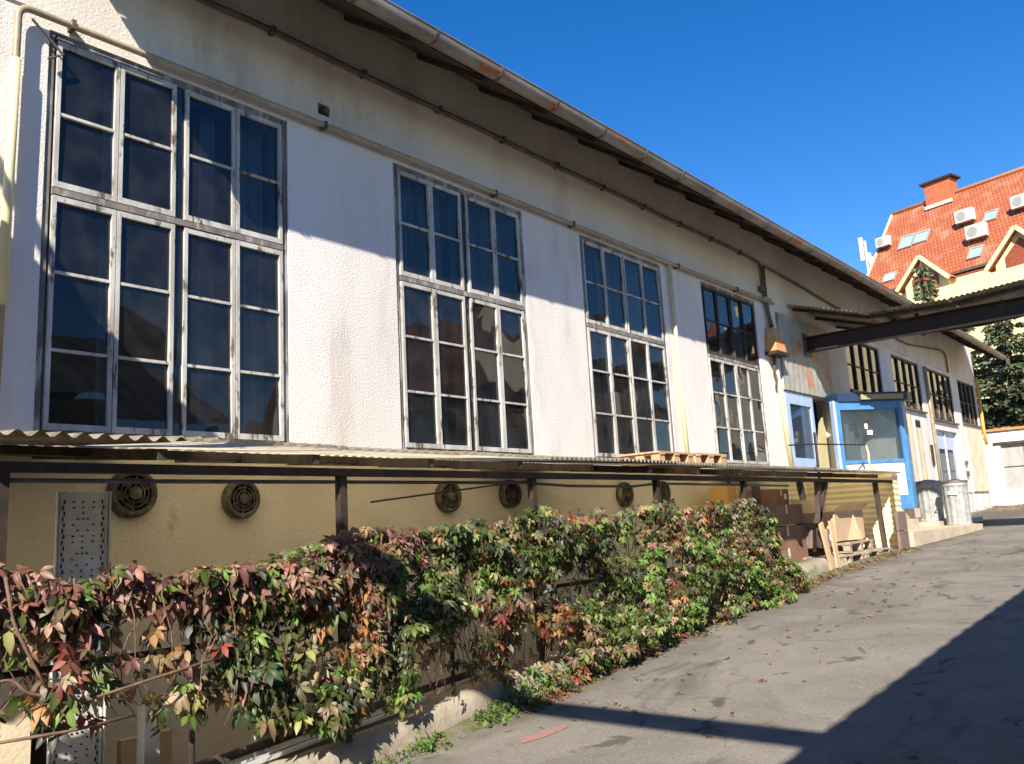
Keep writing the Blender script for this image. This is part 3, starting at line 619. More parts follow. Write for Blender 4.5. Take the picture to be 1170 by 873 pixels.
# perforated steel upright
tr = thing('perforated_steel_tray', 'tall perforated galvanised cable tray standing upright behind the creeper', 'cable tray', (2.13, 5.0, -1.3))
m = MB(); m.box(1.99, 2.275, 5.0, 5.004, -1.3, 1.93); m.build('web', m_galv, tr)
m = MB()
for xa in (1.985, 2.275): m.box(xa, xa + .006, 4.98, 5.005, -1.3, 1.93)
m.tube([(2.006, 4.997, -1.3), (2.006, 4.997, 1.93)], .006, 6); m.tube([(2.262, 4.997, -1.3), (2.262, 4.997, 1.93)], .006, 6); m.build('flange', m_galv, tr)
m = MB(); z = -1.2; q = 0
while z < 1.9:
    for xx in ((2.022, 2.246) if q % 2 else (2.030, 2.238)): m.box(xx - .0035, xx + .0035, 4.9955, 4.9995, z - .011, z + .011)
    pat = ((2.08, 2.13, 2.19), (2.105, 2.16), (2.08, 2.19), (2.105, 2.133, 2.16), (2.133,), (2.08, 2.19, 2.133))[q % 6]
    for xx in pat: m.box(xx - .005, xx + .005, 4.9955, 4.9995, z - .004, z + .004)
    z += .032; q += 1
tag(m.build('slots', m_hole, tr), kind='stuff')
# rendered pier, posts and boards in the light well
tag(MB().box(1.30, 1.96, 5.15, 5.99, -1.3, 1.42).build('rendered_pier', m_cream), 'cream rendered pier in the light well beside the perforated steel tray', 'pier')
pl = [('left white square post low in the light well beyond the steel tray', 2.50), ('right white square post low in the light well near the metal strips', 3.23)]
for lb, x in pl:
    tag(MB().box(x - .045, x + .045, 4.88, 4.97, -1.3, .72).build('white_post', m_wpan), lb, 'post', 'white posts in the light well')
tag(MB().box(2.62, 2.95, 5.5, 5.56, -1.3, .42).build('brown_board', m_card2), 'brown board leaning in the light well behind the creeper', 'board')
m = MB(); m.box(2.2, 2.4, 5.6, 5.99, -1.3, .52); tag(m.build('dark_cabinet', m_dark), 'dark narrow cabinet against the wall behind the steel tray', 'cabinet')
# aluminium profiles lying along the coping
for i, (y, dz, xa, xb, lb) in enumerate(((4.50, .205, 2.0, 4.15, 'silver metal profile nearest the road on the coping'), (4.545, .205, 1.8, 4.32, 'middle silver metal profile lying on the coping'), (4.59, .208, 1.9, 4.05, 'innermost silver metal profile lying on the coping'))):
    m = MB(); m.bar((xa, y, tz(xa) + dz), (xb, y + .015, tz(xb) + dz + .01), .030, .022); tag(m.build('metal_profile', m_alu), lb, 'metal profile', 'metal profiles on the coping')
m = MB(); m.bar((1.8, 4.67, tz(1.8) + .24), (4.95, 4.67, tz(4.95) + .22), .02, .05); tag(m.build('drip_rail', m_cable), 'dark rail along the inner edge of the coping', 'rail')

# railing under the creeper
rl = thing('railing', 'rusty tube railing on the coping carrying the creeper', 'railing', (6, 4.43, .3))
for z in (1.42, 1.05): m = MB(); m.tube([(x, 4.45, z + (.04 if x > 3.3 else 0) + .06 * (z > 1.2) * (x > 8)) for x in (-3, 1.5, 3.3, 3.6, 6, 8, 10.3)], .017, 8); m.build('rail', m_rust, rl, smooth=True)
for x in (-2, 0, 2.5, 4.5, 6.5, 8.5, 10.3): m = MB(); m.tube([(x, 4.45, tz(x) + .15), (x, 4.45, 1.46)], .016, 8); m.build('upright', m_rust, rl)

# ------------------------------------------------------------------ things stored under the lean-to
def carton(name, label, cat, c, sx, sy, sz, rot, mat, flaps=0, group=None, tape=False):
    o = thing(name, label, cat, c, group); T = Matrix.Translation(Vector(c)) @ Matrix.Rotation(rot, 4, 'Z')
    m = MB(T); t = .012
    if flaps:
        m.box(-sx/2, sx/2, -sy/2, -sy/2 + t, 0, sz); m.box(-sx/2, sx/2, sy/2 - t, sy/2, 0, sz); m.box(-sx/2, -sx/2 + t, -sy/2 + t, sy/2 - t, 0, sz); m.box(sx/2 - t, sx/2, -sy/2 + t, sy/2 - t, 0, sz); m.box(-sx/2 + t, sx/2 - t, -sy/2 + t, sy/2 - t, .002, .014)
    else: m.box(-sx/2, sx/2, -sy/2, sy/2, 0, sz)
    m.build('body', mat, o)
    if flaps:
        for (a, b, c_, d) in (((-sx/2, -sy/2, sz), (sx/2, -sy/2, sz), (sx/2, -sy/2 - .12, sz + .10), (-sx/2, -sy/2 - .12, sz + .10)), ((-sx/2, sy/2, sz), (sx/2, sy/2, sz), (sx/2, sy/2 + .04, sz + .22), (-sx/2, sy/2 + .04, sz + .22)), ((sx/2, -sy/2, sz), (sx/2, sy/2, sz), (sx/2 + .14, sy/2, sz + .1), (sx/2 + .14, -sy/2, sz + .1))):
            m = MB(T); m.add([a, b, c_, d], [(0, 1, 2, 3)]); m.add([(p_[0], p_[1] + .004, p_[2] + .004) for p_ in (a, b, c_, d)], [(3, 2, 1, 0)]); m.build('flap', m_card2, o)
    else:
        m = MB(T); m.box(-sx/2 - .001, sx/2 + .001, -.03, .03, sz, sz + .002); m.box(-.03, .03, -sy/2 - .002, -sy/2 - .0005, sz * .55, sz); m.build('tape', m_card2, o)
        m = MB(T); m.box(sx * .18, sx * .34, -sy/2 - .003, -sy/2 - .001, sz * .35, sz * .7); m.build('paper_label', m_lab, o) if sx < 1 else None
    return o
for i, (z, lb) in enumerate(((.80, 'bottom dark brown carton of the tall stack under the lean-to'), (1.10, 'second dark brown carton from the ground in the tall stack'), (1.42, 'third dark brown carton from the ground in the tall stack'))):
    carton('cardboard_box', lb, 'box', (11.62 + .02 * i, 5.15, z), 1.25, .62, .30 if i < 2 else .28, .03 * (i - 1), m_carddk, group='dark cartons in the tall stack')
carton('cardboard_box', 'small dark carton on top of the tall brown stack', 'box', (11.78, 5.2, 1.703), .70, .5, .22, .1, m_carddk)
carton('cardboard_box', 'ochre yellow carton high at the back left of the stack', 'box', (11.35, 5.55, 1.703), .60, .3, .30, 0, M('ochre_cardboard', (.62, .36, .12), (.55, .31, .10), .8))
carton('cardboard_box', 'large open light brown carton with raised flaps on the pallets', 'box', (13.60, 4.95, 1.12), 1.5, .6, .44, .05, m_card, flaps=1)
carton('cardboard_box', 'small closed grey-brown carton between the wooden boards and the open carton', 'box', (12.55, 4.85, 1.06), .55, .42, .26, -.1, m_crate)
carton('cardboard_box', 'low flat carton with a pale label lying left of the open carton', 'box', (12.55, 4.88, 1.324), .4, .3, .10, .15, m_carddk)
tag(MB().add([(13.3, 4.60, 1.12), (13.75, 4.52, 1.12), (13.72, 4.62, 1.50)], [(0, 1, 2)]).add([(13.3, 4.612, 1.12), (13.75, 4.532, 1.12), (13.72, 4.632, 1.50)], [(2, 1, 0)]).build('cardboard_sheet', m_plank), 'pale triangular cardboard offcut leaning on the open carton', 'cardboard')
def pallet(label, c, rot, mat, L_=1.15, W_=.75, group=None, tilt=0):
    o = thing('wooden_pallet', label, 'pallet', c, group); T = Matrix.Translation(Vector(c)) @ Matrix.Rotation(rot, 4, 'Z') @ Matrix.Rotation(tilt, 4, 'Y')
    for kk in range(6): m = MB(T); y = -W_/2 + .05 + kk * (W_ - .1) / 5; m.box(-L_/2, L_/2, y - .045, y + .045, .118, .138); m.build('deck_board', mat, o)
    for x in (-L_/2 + .07, 0, L_/2 - .07):
        m = MB(T); m.box(x - .05, x + .05, -W_/2, W_/2, .1, .1175); m.build('cross_board', mat, o)
        for y in (-W_/2 + .06, 0, W_/2 - .06): m = MB(T); m.box(x - .06, x + .06, y - .05, y + .05, .0195, .0995); m.build('block', mat, o)
    for x in (-L_/2 + .07, 0, L_/2 - .07): m = MB(T); m.box(x - .05, x + .05, -W_/2, W_/2, 0, .019); m.build('bottom_board', mat, o)
    return o
pallet('weathered pallet on the asphalt edge, left and lower of the pair under the open carton', (12.65, 4.75, .80), .02, m_pallet, 1.25, .8)
pallet('weathered pallet under the right side of the open carton', (13.85, 4.72, .81), -.03, m_pallet, 1.15, .8)
pallet('upper thin pallet lying under the open carton', (13.45, 4.80, .957), .06, m_pallet, 1.3, .7)
pallet('left orange-brown pallet lying on the lean-to roof', (8.15, 4.78, 2.165), .02, m_palor, .78, .5, tilt=0)
pallet('right orange-brown pallet lying on the lean-to roof', (9.0, 4.80, 2.175), -.04, m_palor, .72, .5)
for i, (a, b, lb) in enumerate((((11.62, 4.36, 1.42), (11.78, 4.33, .80), 'left pale raw wooden board leaning at the split post'), ((12.05, 4.38, 1.44), (12.02, 4.33, .80), 'right raw wooden board with a knot leaning at the split post'))):
    m = MB(); m.bar(a, b, .13, .025, up=(0, 1, 0)); tag(m.build('wooden_board', m_plank), lb, 'board')
cr = thing('slatted_crate', 'grey-brown slatted crate standing against the yellow corrugated screen', 'crate', (14.95, 4.35, .9))
for z0, z1 in ((.90, 1.19), (1.21, 1.50)):
    m = MB(); m.box(14.62, 15.08, 4.22, 4.27, z0 - .01, z1); m.build('board', m_crate, cr)
m = MB(); m.box(14.66, 15.04, 4.272, 4.288, 1.0, 1.4); m.build('batten', m_dark, cr)
# handrail with chain by the entrance
hr = thing('handrail', 'thin rusty handrail with a yellow hanging chain in front of the entrance', 'handrail', (15.2, 5.2, 1.34))
m = MB(); m.tube([(13.4, 5.4, 2.66), (14.2, 5.3, 2.70), (16.6, 5.2, 2.77)], .014, 6); m.build('rail', m_rust, hr)
m = MB(); m.tube([(14.25, 5.28, 1.6), (14.25, 5.28, 2.9)], .022, 6); m.build('upright', m_rust, hr)
m = MB(); m.tube([(16.6, 5.2, 2.77), (16.64, 5.18, 2.6), (16.60, 5.18, 2.45), (16.68, 5.18, 2.3)], .02, 6); m.build('chain', m_pipey, hr)

# bins
def bin_(label, c, rr, h, lidopen):
    o = thing('dustbin', label, 'bin', c, 'galvanised bins on the platform')
    m = MB(); n = 48; vs = []
    for j, (t, rs) in enumerate(((0, .93), (.03, .95), (.06, .92), (.88, .96), (.93, 1.0), (1.0, 1.0), (1.0, .95))):
        for kk in range(n):
            a = 2 * math.pi * kk / n; w_ = (1 - .05 * (kk % 4 < 2)) if j in (2, 3) else 1
            vs.append((c[0] + rr * rs * w_ * math.cos(a), c[1] + rr * rs * w_ * math.sin(a), c[2] + h * t))
    m.add(vs, [(j * n + kk, j * n + (kk + 1) % n, (j + 1) * n + (kk + 1) % n, (j + 1) * n + kk) for j in range(6) for kk in range(n)]); m.build('drum', m_bin, o)
    m = MB(); m.cyl((c[0], c[1], c[2] + h), rr * 1.07, .035, 36, r2=rr * 1.02); m.cyl((c[0], c[1], c[2] + h + .036), rr * .8, .03, 30, r2=rr * .3); m.build('lid', m_cable if lidopen else m_bin, o)
    for sgn in (-1, 1):
        m = MB(); yy2 = c[1] + sgn * rr * 1.0
        m.tube([(c[0] - .08, yy2, c[2] + h * .75), (c[0] - .08, yy2 + sgn * .05, c[2] + h * .72), (c[0] + .08, yy2 + sgn * .05, c[2] + h * .72), (c[0] + .08, yy2, c[2] + h * .75)], .01, 6); m.build('handle', m_cable, o)
    if lidopen:
        m = MB(); m.add([(c[0] - rr - .01, c[1] - .10, c[2] + h * .7), (c[0] - rr - .01, c[1] + .08, c[2] + h * .72), (c[0] - rr - .01, c[1] + .07, c[2] + h * .8), (c[0] - rr - .01, c[1] - .09, c[2] + h * .79)], [(0, 1, 2, 3)]); m.build('sticker', m_lab, o)
    return o
m_bin = M('dull_zinc_bin', (.40, .40, .38), (.30, .30, .29), .6, 9, 6, .001, 50, metal=.15, c3=(.20, .18, .15), s3=6, lo3=.56, hi3=.68)
bin_('front ribbed galvanised dustbin with black lid rim and pale sticker', (18.95, 4.31, 1.15), .245, .85, True)
bin_('rear plain galvanised dustbin behind and left of the ribbed one', (19.5, 4.95, 1.24), .26, .80, False)

# ------------------------------------------------------------------ canopy across the yard
cp = thing('yard_canopy', 'corrugated canopy on a heavy dark brown steel beam crossing the yard', 'canopy', (16.2, 2, 4.6))
m = MB(); m.box(16.18, 16.20, -7, 5.93, 4.664, 4.906)                     # web, then flanges
m.box(16.08, 16.30, -7, 5.93, 4.907, 4.93); m.box(16.08, 16.30, -7, 5.93, 4.64, 4.663); m.build('beam', m_steelbr, cp)
prof = [(5.97, 5.49), (4.62, 5.06), (3.24, 5.00), (2.08, 5.07), (-2, 5.22), (-7.2, 5.37)]
for (ya, za), (yb, zb) in zip(prof, prof[1:]):
    # corrugations run with the slope, waves show along the wall-side edge
    m = MB(); nx = 40; vs = []
    L_ = math.hypot(yb - ya, zb - za); ny = max(2, int(L_ / .02))
    for j in range(ny + 1):
        t = j / ny; y = ya + (yb - ya) * t; z = za + (zb - za) * t + .014 * math.cos(2 * math.pi * t * L_ / .085)
        vs += [(15.45, y, z), (18.3, y, z + .01)]
    m.add(vs, [(j * 2, j * 2 + 1, j * 2 + 3, j * 2 + 2) for j in range(ny)]); m.build('roof_sheet', m_sheet, cp, smooth=True)
for x in (15.75, 16.9, 18.1):
    m = MB()
    for (ya, za), (yb, zb) in zip(prof, prof[1:]): m.bar((x, ya, za - .05), (x, yb, zb - .05), .05, .06)
    m.build('purlin', m_dark, cp)
for y, z in ((4.3, 5.0), (1.6, 5.02), (-1.5, 5.13)):
    m = MB(); m.box(15.6, 18.2, y - .03, y + .03, z - .06, z - .01); m.build('batten', m_dark, cp)
for y, z in ((3.9, 5.0), (1.2, 5.02), (-2, 5.1)):
    m = MB(); m.bar((16.19, y, 4.932), (16.19, y, z), .05, .05); m.build('stub_post', m_steelbr, cp)
m = MB(); m.box(16.09, 16.29, -7.1, -6.9, .7, 4.638); m.box(17.95, 18.15, -7.1, -6.9, .8, 5.2); m.build('post', m_steelbr, cp)
m = MB(); m.box(16.0, 16.36, 5.932, 5.953, 4.55, 5.0); m.build('wall_plate', m_cable, cp)

# ------------------------------------------------------------------ canopy added for its shadow, and pipe bridge, left of the view (cast the slanting shadows)
c2 = thing('shadow_canopy', 'steel canopy added out of view to cast the slanting shadow on the first tall window', 'canopy', (-.6, 5, 5))
m = MB(); m.box(-1.8, .42, 4.25, 5.97, 4.98, 5.04); m.build('roof_sheet', m_sheet, c2)
for x in (-1.7, .3): m = MB(); m.bar((x, 4.3, 4.93), (x, 5.97, 4.93), .06, .1); m.build('arm', m_steelbr, c2)
br = thing('pipe_bridge', 'steel pipe bridge crossing the yard overhead', 'pipe bridge', (-.4, 1, 5))
m = MB(); m.box(-.80, -.60, -3.5, 4.2, 4.97, 5.08); m.build('trunking', m_galv, br)
for y in (-3.4, 4.15): m = MB(); m.box(-.75, -.6, y - .07, y + .07, tz(-.7) - .02, 4.95); m.build('post', m_steelbr, br)
m = MB(); m.tube([(-.9, 4.1, 6.0), (.6, 5.4, 5.45), (.9, 5.95, 5.35)], .045, 8); m.build('shadow_pipe', m_steelbr, br)  # pipe added out of view to cast the thin slanting shadow

# ------------------------------------------------------------------ building on the camera's side of the yard
ob = thing('opposite_building', 'low workshop with overhanging corrugated roof across the yard', 'building', (-2, -4, 0))
wall_cells(-14, 7.4, -.8, 4.0, [(0, 1.4, 1.2, 2.6), (3.2, 4.6, 1.2, 2.6), (-5, -3.6, 1.2, 2.6)], -2.3, -2.0).build('wall', m_hwhite, ob)
m = MB(); m.box(-14, 7.4, -9, -8.7, -.8, 4.0); m.box(7.1, 7.39, -8.7, -2.3, -.8, 4.0); m.box(-14, -13.7, -8.7, -2.3, -.8, 4.0); m.build('wall', m_hcream, ob)
for xa in (0, 3.2, -5): m = MB(); m.box(xa, xa + 1.4, -2.12, -2.1, 1.2, 2.6); m.build('pane', m_dglass, ob)
m = MB(); nx = 230; vs = []
for i in range(nx + 1):
    x = -14.3 + (7.75 + 14.3) * i / nx; a = .012 * math.cos(i * math.pi / 2)
    vs += [(x, -.22, 3.80 + a), (x, -4.4, 6.1 + a), (x, -9.3, 4.0 + a)]
m.add(vs, [q for i in range(nx) for q in ((i * 3, i * 3 + 3, i * 3 + 4, i * 3 + 1), (i * 3 + 1, i * 3 + 4, i * 3 + 5, i * 3 + 2))]); m.build('roof', M('dark_grey_corrugated_roof', (.10, .095, .09), (.07, .066, .06), .8), ob)
for x in (-13, -9, -5, 7.2): m = MB(); m.box(x, x + .12, -.45, -.33, tz(x) - .05, 3.78); m.build('post', m_steelbr, ob)

def simple_house(name, label, c, L_, W_, H, RH, rot, wallm, roofm, floors=3, nwin=5, flat=False):
    o = thing(name, label, 'house', c); T = Matrix.Translation(Vector(c)) @ Matrix.Rotation(rot, 4, 'Z')
    m = MB(T); m.box(-L_/2, L_/2, -W_/2, W_/2, -.5, H)
    m.add([(-L_/2, -W_/2, H), (-L_/2, W_/2, H), (-L_/2, 0, H + RH), (L_/2, -W_/2, H), (L_/2, W_/2, H), (L_/2, 0, H + RH)], [(0, 2, 1), (3, 4, 5)]); m.build('wall', wallm, o)
    m = MB(T); e = .4; zz = H - e * RH / (W_ / 2); s_ = math.hypot(W_/2 + e, RH)
    for sg in (-1, 1):
        vs = [(-L_/2 - e, sg * (W_/2 + e), zz + .03), (L_/2 + e, sg * (W_/2 + e), zz + .03), (L_/2 + e, 0, H + RH + .03), (-L_/2 - e, 0, H + RH + .03)]
        m.add(vs, [(0, 1, 2, 3)], 0, [[(0, 0), (L_, 0), (L_, s_), (0, s_)]]); m.add([(a, b, cc + .12) for a, b, cc in vs], [(3, 2, 1, 0)], 0, [[(0, s_), (L_, s_), (L_, 0), (0, 0)]])
    m.build('roof', roofm, o)
    for fl in range(floors):
        for q in range(nwin):
            xx = -L_/2 + (q + .5) * L_ / nwin; z0 = .9 + fl * (H / floors)
            for sg in (-1, 1):
                y_ = sg * (W_/2 + .02); m = MB(T); m.box(xx - .6, xx + .6, min(y_, y_ - sg * .1), max(y_, y_ - sg * .1), z0, z0 + 1.4); m.build('window', m_dglass, o)
    for fl in range(floors):
        for q in range(2):
            yy2 = -W_/4 + q * W_/2; z0 = .9 + fl * (H / floors); m = MB(T); m.box(-L_/2 - .02, -L_/2 + .1, yy2 - .6, yy2 + .6, z0, z0 + 1.4); m.build('window', m_dglass, o)
    return o
simple_house('red_roofed_house', 'white house with red tiled roof across the yard', (31, -21, 1.2), 12, 9, 6.6, 4.6, R(8), m_hwhite, m_tile, 2, 4)
simple_house('apartment_block', 'long cream apartment block behind the yard', (52, -25, 1.2), 22, 11, 10.5, 4.0, R(-15), m_hcream, m_tile, 4, 6)
simple_house('apartment_block', 'second pale apartment block farther down the yard side', (76, -16, 1.3), 16, 11, 12, 4, R(60), m_hcream, m_tile, 4, 5)

# ------------------------------------------------------------------ white garage at the yard's end
ga = thing('garage', 'low white garage with grey boarded doors and terracotta coping at the yard end', 'garage', (34, 3, 1.4))
T = Matrix.Translation(Vector((33, 6.4, 0))) @ Matrix.Rotation(R(-90), 4, 'Z')
mm = wall_cells(-.3, 12, 1.2, 3.94, [(.50, 3.2, 1.95, 3.46), (4.2, 7.0, 1.45, 3.46)], 0, .3); mm.v = [T @ v_ for v_ in mm.v]; mm.build('wall', m_wpan, ga)
m = MB(T)
for xa, xb, za in ((.50, 3.2, 1.95), (4.2, 7.0, 1.45)):
    n_ = 4
    for q in range(n_):
        a = xa + (xb - xa) * q / n_; b = xa + (xb - xa) * (q + 1) / n_ - .02
        for zz0, zz1 in ((za, za + (3.46 - za) * .48), (za + (3.46 - za) * .5, 3.46)): m.box(a, b, .10, .14, zz0 + .01, zz1 - .01)
    m.box(xa, xb, .15, .16, za, 3.46)
m.build('door', m_garage, ga)
m = MB(T); m.box(-.4, 12, -.08, .38, 3.94, 4.02); m.build('coping', m_rtan, ga)
m = MB(T); m.box(.3, 3.4, -.05, -.004, 3.47, 3.55); m.build('lintel', m_dark, ga)

# ------------------------------------------------------------------ big red-roofed house
A = Vector((55.92, 13.96, 20.0)); D = Vector((-.25501, -.96694, 0)); N = Vector((-.96694, .25501, 0)); TT = 4.869 / 3.964
def hp(s_, w_, z): return A + D * s_ + N * w_ + Vector((0, 0, z - 20.0))
def rp(s_, w_, lift=0):
    p_ = hp(s_, w_, 20 - TT * w_); nn = (N * TT + Vector((0, 0, 1))).normalized(); return p_ + nn * lift
hs = thing('red_tiled_house', 'tall yellow house with steep red tiled roof, dormers and chimney behind the yard', 'house', (52, 6, 0))
SL2 = math.hypot(1, TT)
m = MB()
def rpoly(pts, lift, mi=0): m.add([rp(a, b, lift) for a, b in pts], [tuple(range(len(pts)))], mi, [[(a, -b * SL2) for a, b in pts]])
rpoly([(-.15, 0), (22, 0), (22, 5.0), (-.15, 5.0)], 0)
m.add([rp(-.15, 0, 0), rp(-.15, 5.0, 0), rp(-.15, 5.0, -.18), rp(-.15, 0, -.18)], [(0, 1, 2, 3)], 0, [[(0, 0), (5, 0), (5, .2), (0, .2)]])
back = [hp(-.15, 0, 20), hp(22, 0, 20), hp(22, -6, 20 - TT * 6), hp(-.15, -6, 20 - TT * 6)]
m.add(back, [(3, 2, 1, 0)], 0, [[(0, 9), (22, 9), (22, 0), (0, 0)]])
m.build('roof', m_tile, hs)
m = MB(); m.tube([hp(-.2, 0, 20.03), hp(22, 0, 20.03)], .14, 10); m.build('ridge_tiles', m_rtan, hs, smooth=True)
m = MB(); m.bar(rp(-.12, 0, .05), rp(-.12, 5.0, .05), .12, .12); m.build('verge', M('pale_verge_tiles', (.62, .42, .32)), hs)
m = MB(); poly = [(0, 5.6), (22, 5.6), (22, -5.6), (0, -5.6)]
m.add([hp(a, b, 0) for a, b in poly] + [hp(a, b, 12.7) for a, b in poly], [(0, 1, 5, 4), (1, 2, 6, 5), (2, 3, 7, 6), (3, 0, 4, 7), (4, 5, 6, 7)])
m.add([hp(0, 5.4, 12.7), hp(0, -5.4, 12.7), hp(0, 0, 19.7)], [(0, 1, 2)]); m.add([hp(0, 5.2, 12.7), hp(22, 5.2, 12.7), hp(22, 5.2, 13.5), hp(0, 5.2, 13.5)], [(0, 1, 2, 3)])
m.build('wall', m_hyel, hs)
m = MB(); m.bar(hp(5.4, 5.05, 13.82), hp(22, 5.05, 13.82), .14, .12); m.bar(hp(0, 5.05, 13.82), hp(2.6, 5.05, 13.82), .14, .12); m.build('gutter', m_cable, hs)
m = MB(); m.bar(hp(5.6, 5.10, 13.3), hp(7.8, 5.10, 13.3), .06, .7); m.build('boarding', m_shut, hs)
m = MB(); m.bar(hp(5.2, 6.2, 12.55), hp(22, 6.2, 12.9), .2, .75); m.build('parapet', m_hyel, hs)
# dormers
def dormer(sc, hw, zap, zb, wf):
    m_ = MB(); wr = (20 - zap) / TT; we = (20 - zb) / TT
    L0, L1, Ap = hp(sc - hw, wf, zb), hp(sc + hw, wf, zb), hp(sc, wf, zap)
    m_.add([hp(sc - hw + .15, wf - .25, 12.6), hp(sc + hw - .15, wf - .25, 12.6), hp(sc + hw - .15, wf - .25, zb), hp(sc, wf - .25, zap - .12), hp(sc - hw + .15, wf - .25, zb)], [(0, 1, 2, 3, 4)])
    m_.add([hp(sc - hw + .15, wf - .25, 12.6), hp(sc - hw + .15, wf - .25, zb), hp(sc - hw + .15, we - .2, zb), hp(sc - hw + .15, we - .2, 12.6)], [(0, 1, 2, 3)])
    m_.add([hp(sc + hw - .15, wf - .25, 12.6), hp(sc + hw - .15, wf - .25, zb), hp(sc + hw - .15, we - .2, zb), hp(sc + hw - .15, we - .2, 12.6)], [(3, 2, 1, 0)])
    d_ = m_.build('dormer', m_hyel, hs)
    m_ = MB(); sl = math.hypot(hw, zap - zb)
    for sg in (-1, 1):
        E0 = hp(sc + sg * (hw + .15), wf + .15, zb - .15); E1 = hp(sc + sg * (hw + .15), we, zb - .15); R0 = hp(sc, wf + .15, zap); R1 = hp(sc, wr - .1, zap)
        m_.add([E0, E1, R1, R0], [(0, 1, 2, 3)], 0, [[(0, 0), (wf - we, 0), (wf - wr, sl), (0, sl)]])
        m_.add([p_ - Vector((0, 0, .12)) for p_ in (E0, E1, R1, R0)], [(3, 2, 1, 0)], 0, [[(0, 0), (1, 0), (1, sl), (0, sl)]])
    m_.build('dormer_roof', m_tile, d_)
    m_ = MB()
    for sg in (-1, 1): m_.bar(hp(sc + sg * (hw + .15), wf + .17, zb - .22), hp(sc, wf + .17, zap - .06), .10, .20)
    m_.build('barge_board', m_hyel, d_)
    m_ = MB(); q_ = hw * .55
    m_.add([hp(sc - q_, wf - .2, 12.75), hp(sc + q_, wf - .2, 12.75), hp(sc + q_, wf - .2, zb + .25), hp(sc, wf - .2, zap - .55), hp(sc - q_, wf - .2, zb + .25)], [(0, 1, 2, 3, 4)]); m_.build('shutter', m_shut, d_)
dormer(4.3, 1.35, 15.1, 13.65, 5.8); dormer(9.35, 1.5, 15.15, 13.5, 5.8)
for s_ in (14, 18.5): dormer(s_, 1.4, 15.1, 13.5, 5.8)
# chimney
ch = MB()
for a0, a1, b0, b1, z0, z1, mi in ((2.35, 3.95, -.35, .5, 19.2, 20.95, 0), (2.15, 4.15, -.5, .65, 20.95, 21.08, 1), (2.9, 3.4, -.1, .2, 21.08, 21.2, 1)):
    vs = [hp(a, b, z) for z in (z0, z1) for a, b in ((a0, b0), (a1, b0), (a1, b1), (a0, b1))]; ch.add(vs, [(3, 2, 1, 0), (4, 5, 6, 7), (0, 1, 5, 4), (1, 2, 6, 5), (2, 3, 7, 6), (3, 0, 4, 7)], mi)
cb = ch.build('chimney', [M('red_brick', (.50, .14, .06), (.38, .10, .05), .85, 6), m_rust], hs)
m = MB(); m.bar(hp(2.3, .62, 19.45), hp(4.0, .62, 19.45), .1, .22); m.build('flashing', M('lead_flashing', (.55, .50, .45)), cb)
# skylights
def skyl(s0, s1, w0, w1, white=False):
    m_ = MB(); 
    for a, b, c_, d_ in ((s0, s0 + .09, w0, w1), (s1 - .09, s1, w0, w1), (s0 + .09, s1 - .09, w0, w0 + .08), (s0 + .09, s1 - .09, w1 - .08, w1)):
        vs = [rp(p_, q_, l_) for l_ in (.0, .10) for p_, q_ in ((a, c_), (b, c_), (b, d_), (a, d_))]; m_.add(vs, [(4, 5, 6, 7), (0, 1, 5, 4), (1, 2, 6, 5), (2, 3, 7, 6), (3, 0, 4, 7)])
    k_ = m_.build('skylight', m_acg, hs); m_ = MB(); m_.add([rp(s0 + .09, w0 + .08, .06), rp(s1 - .09, w0 + .08, .06), rp(s1 - .09, w1 - .08, .06), rp(s0 + .09, w1 - .08, .06)], [(0, 1, 2, 3)]); m_.build('pane', m_lab if white else m_skyp, k_)
m_skyp = M('pale_blind_glass', (.30, .42, .46), None, .1)
skyl(1.35, 2.2, 1.88, 2.65); skyl(2.27, 3.15, 1.92, 2.6); skyl(6.4, 7.1, 2.02, 2.6); skyl(6.15, 6.88, 3.92, 4.52); skyl(1.15, 1.92, 3.98, 4.46, True)
# air conditioners on the roof
def acunit(label, s_, w_, sz):
    o = thing('air_conditioner', label, 'air conditioner', rp(s_, w_, 0), 'air conditioners on the tiled roof'); b = rp(s_, w_, 0); z = Vector((0, 0, 1))
    def bx(m_, a0, a1, n0, n1, z0, z1): 
        vs = [b + D * a + N * c_ + z * q for q in (z0, z1) for a, c_ in ((a0, n0), (a1, n0), (a1, n1), (a0, n1))]; m_.add(vs, [(3, 2, 1, 0), (4, 5, 6, 7), (0, 1, 5, 4), (1, 2, 6, 5), (2, 3, 7, 6), (3, 0, 4, 7)])
    m_ = MB(); bx(m_, 0, sz, .05, .42, .1, .1 + sz * .72); m_.build('casing', m_ac, o)
    m_ = MB(); c_ = b + D * sz * .36 + N * .421 + z * (.1 + sz * .36); m_.tube([c_, c_ + N * .015], sz * .26, 20); m_.build('fan_grille', m_acg, o)
    m_ = MB()
    for a in (.08, sz - .13): bx(m_, a, a + .05, -.3, .42, .02, .095); bx(m_, a, a + .05, .1, .15, -.25, .02)
    m_.build('bracket', m_cable, o)
acunit('air conditioner near the far left verge of the tiled roof', .02, 2.25, .82)
acunit('upper air conditioner of the pair in the middle of the tiled roof', 5.0, 2.35, .98)
acunit('lower air conditioner of the pair in the middle of the tiled roof', 6.0, 3.55, 1.05)
acunit('air conditioner at the right edge of the picture on the tiled roof', 8.1, 2.55, .95)
# antenna mast
an = thing('antenna_mast', 'white mobile phone antenna panels on a thin mast left of the tiled house', 'antenna', (60, 17.2, 0))
b0 = Vector((60, 17.15, 0)); m = MB(); m.tube([b0, b0 + Vector((0, 0, 20.0))], .09, 8); m.build('mast', m_galv, an)
for dx, dy, z in ((0, .25, 18.6), (.1, -.15, 17.4), (-.2, -.35, 17.0)):
    m = MB(); m.box(60 + dx - .12, 60 + dx + .12, 17.15 + dy - .13, 17.15 + dy + .13, z, z + 1.7); m.build('panel', m_ac, an)

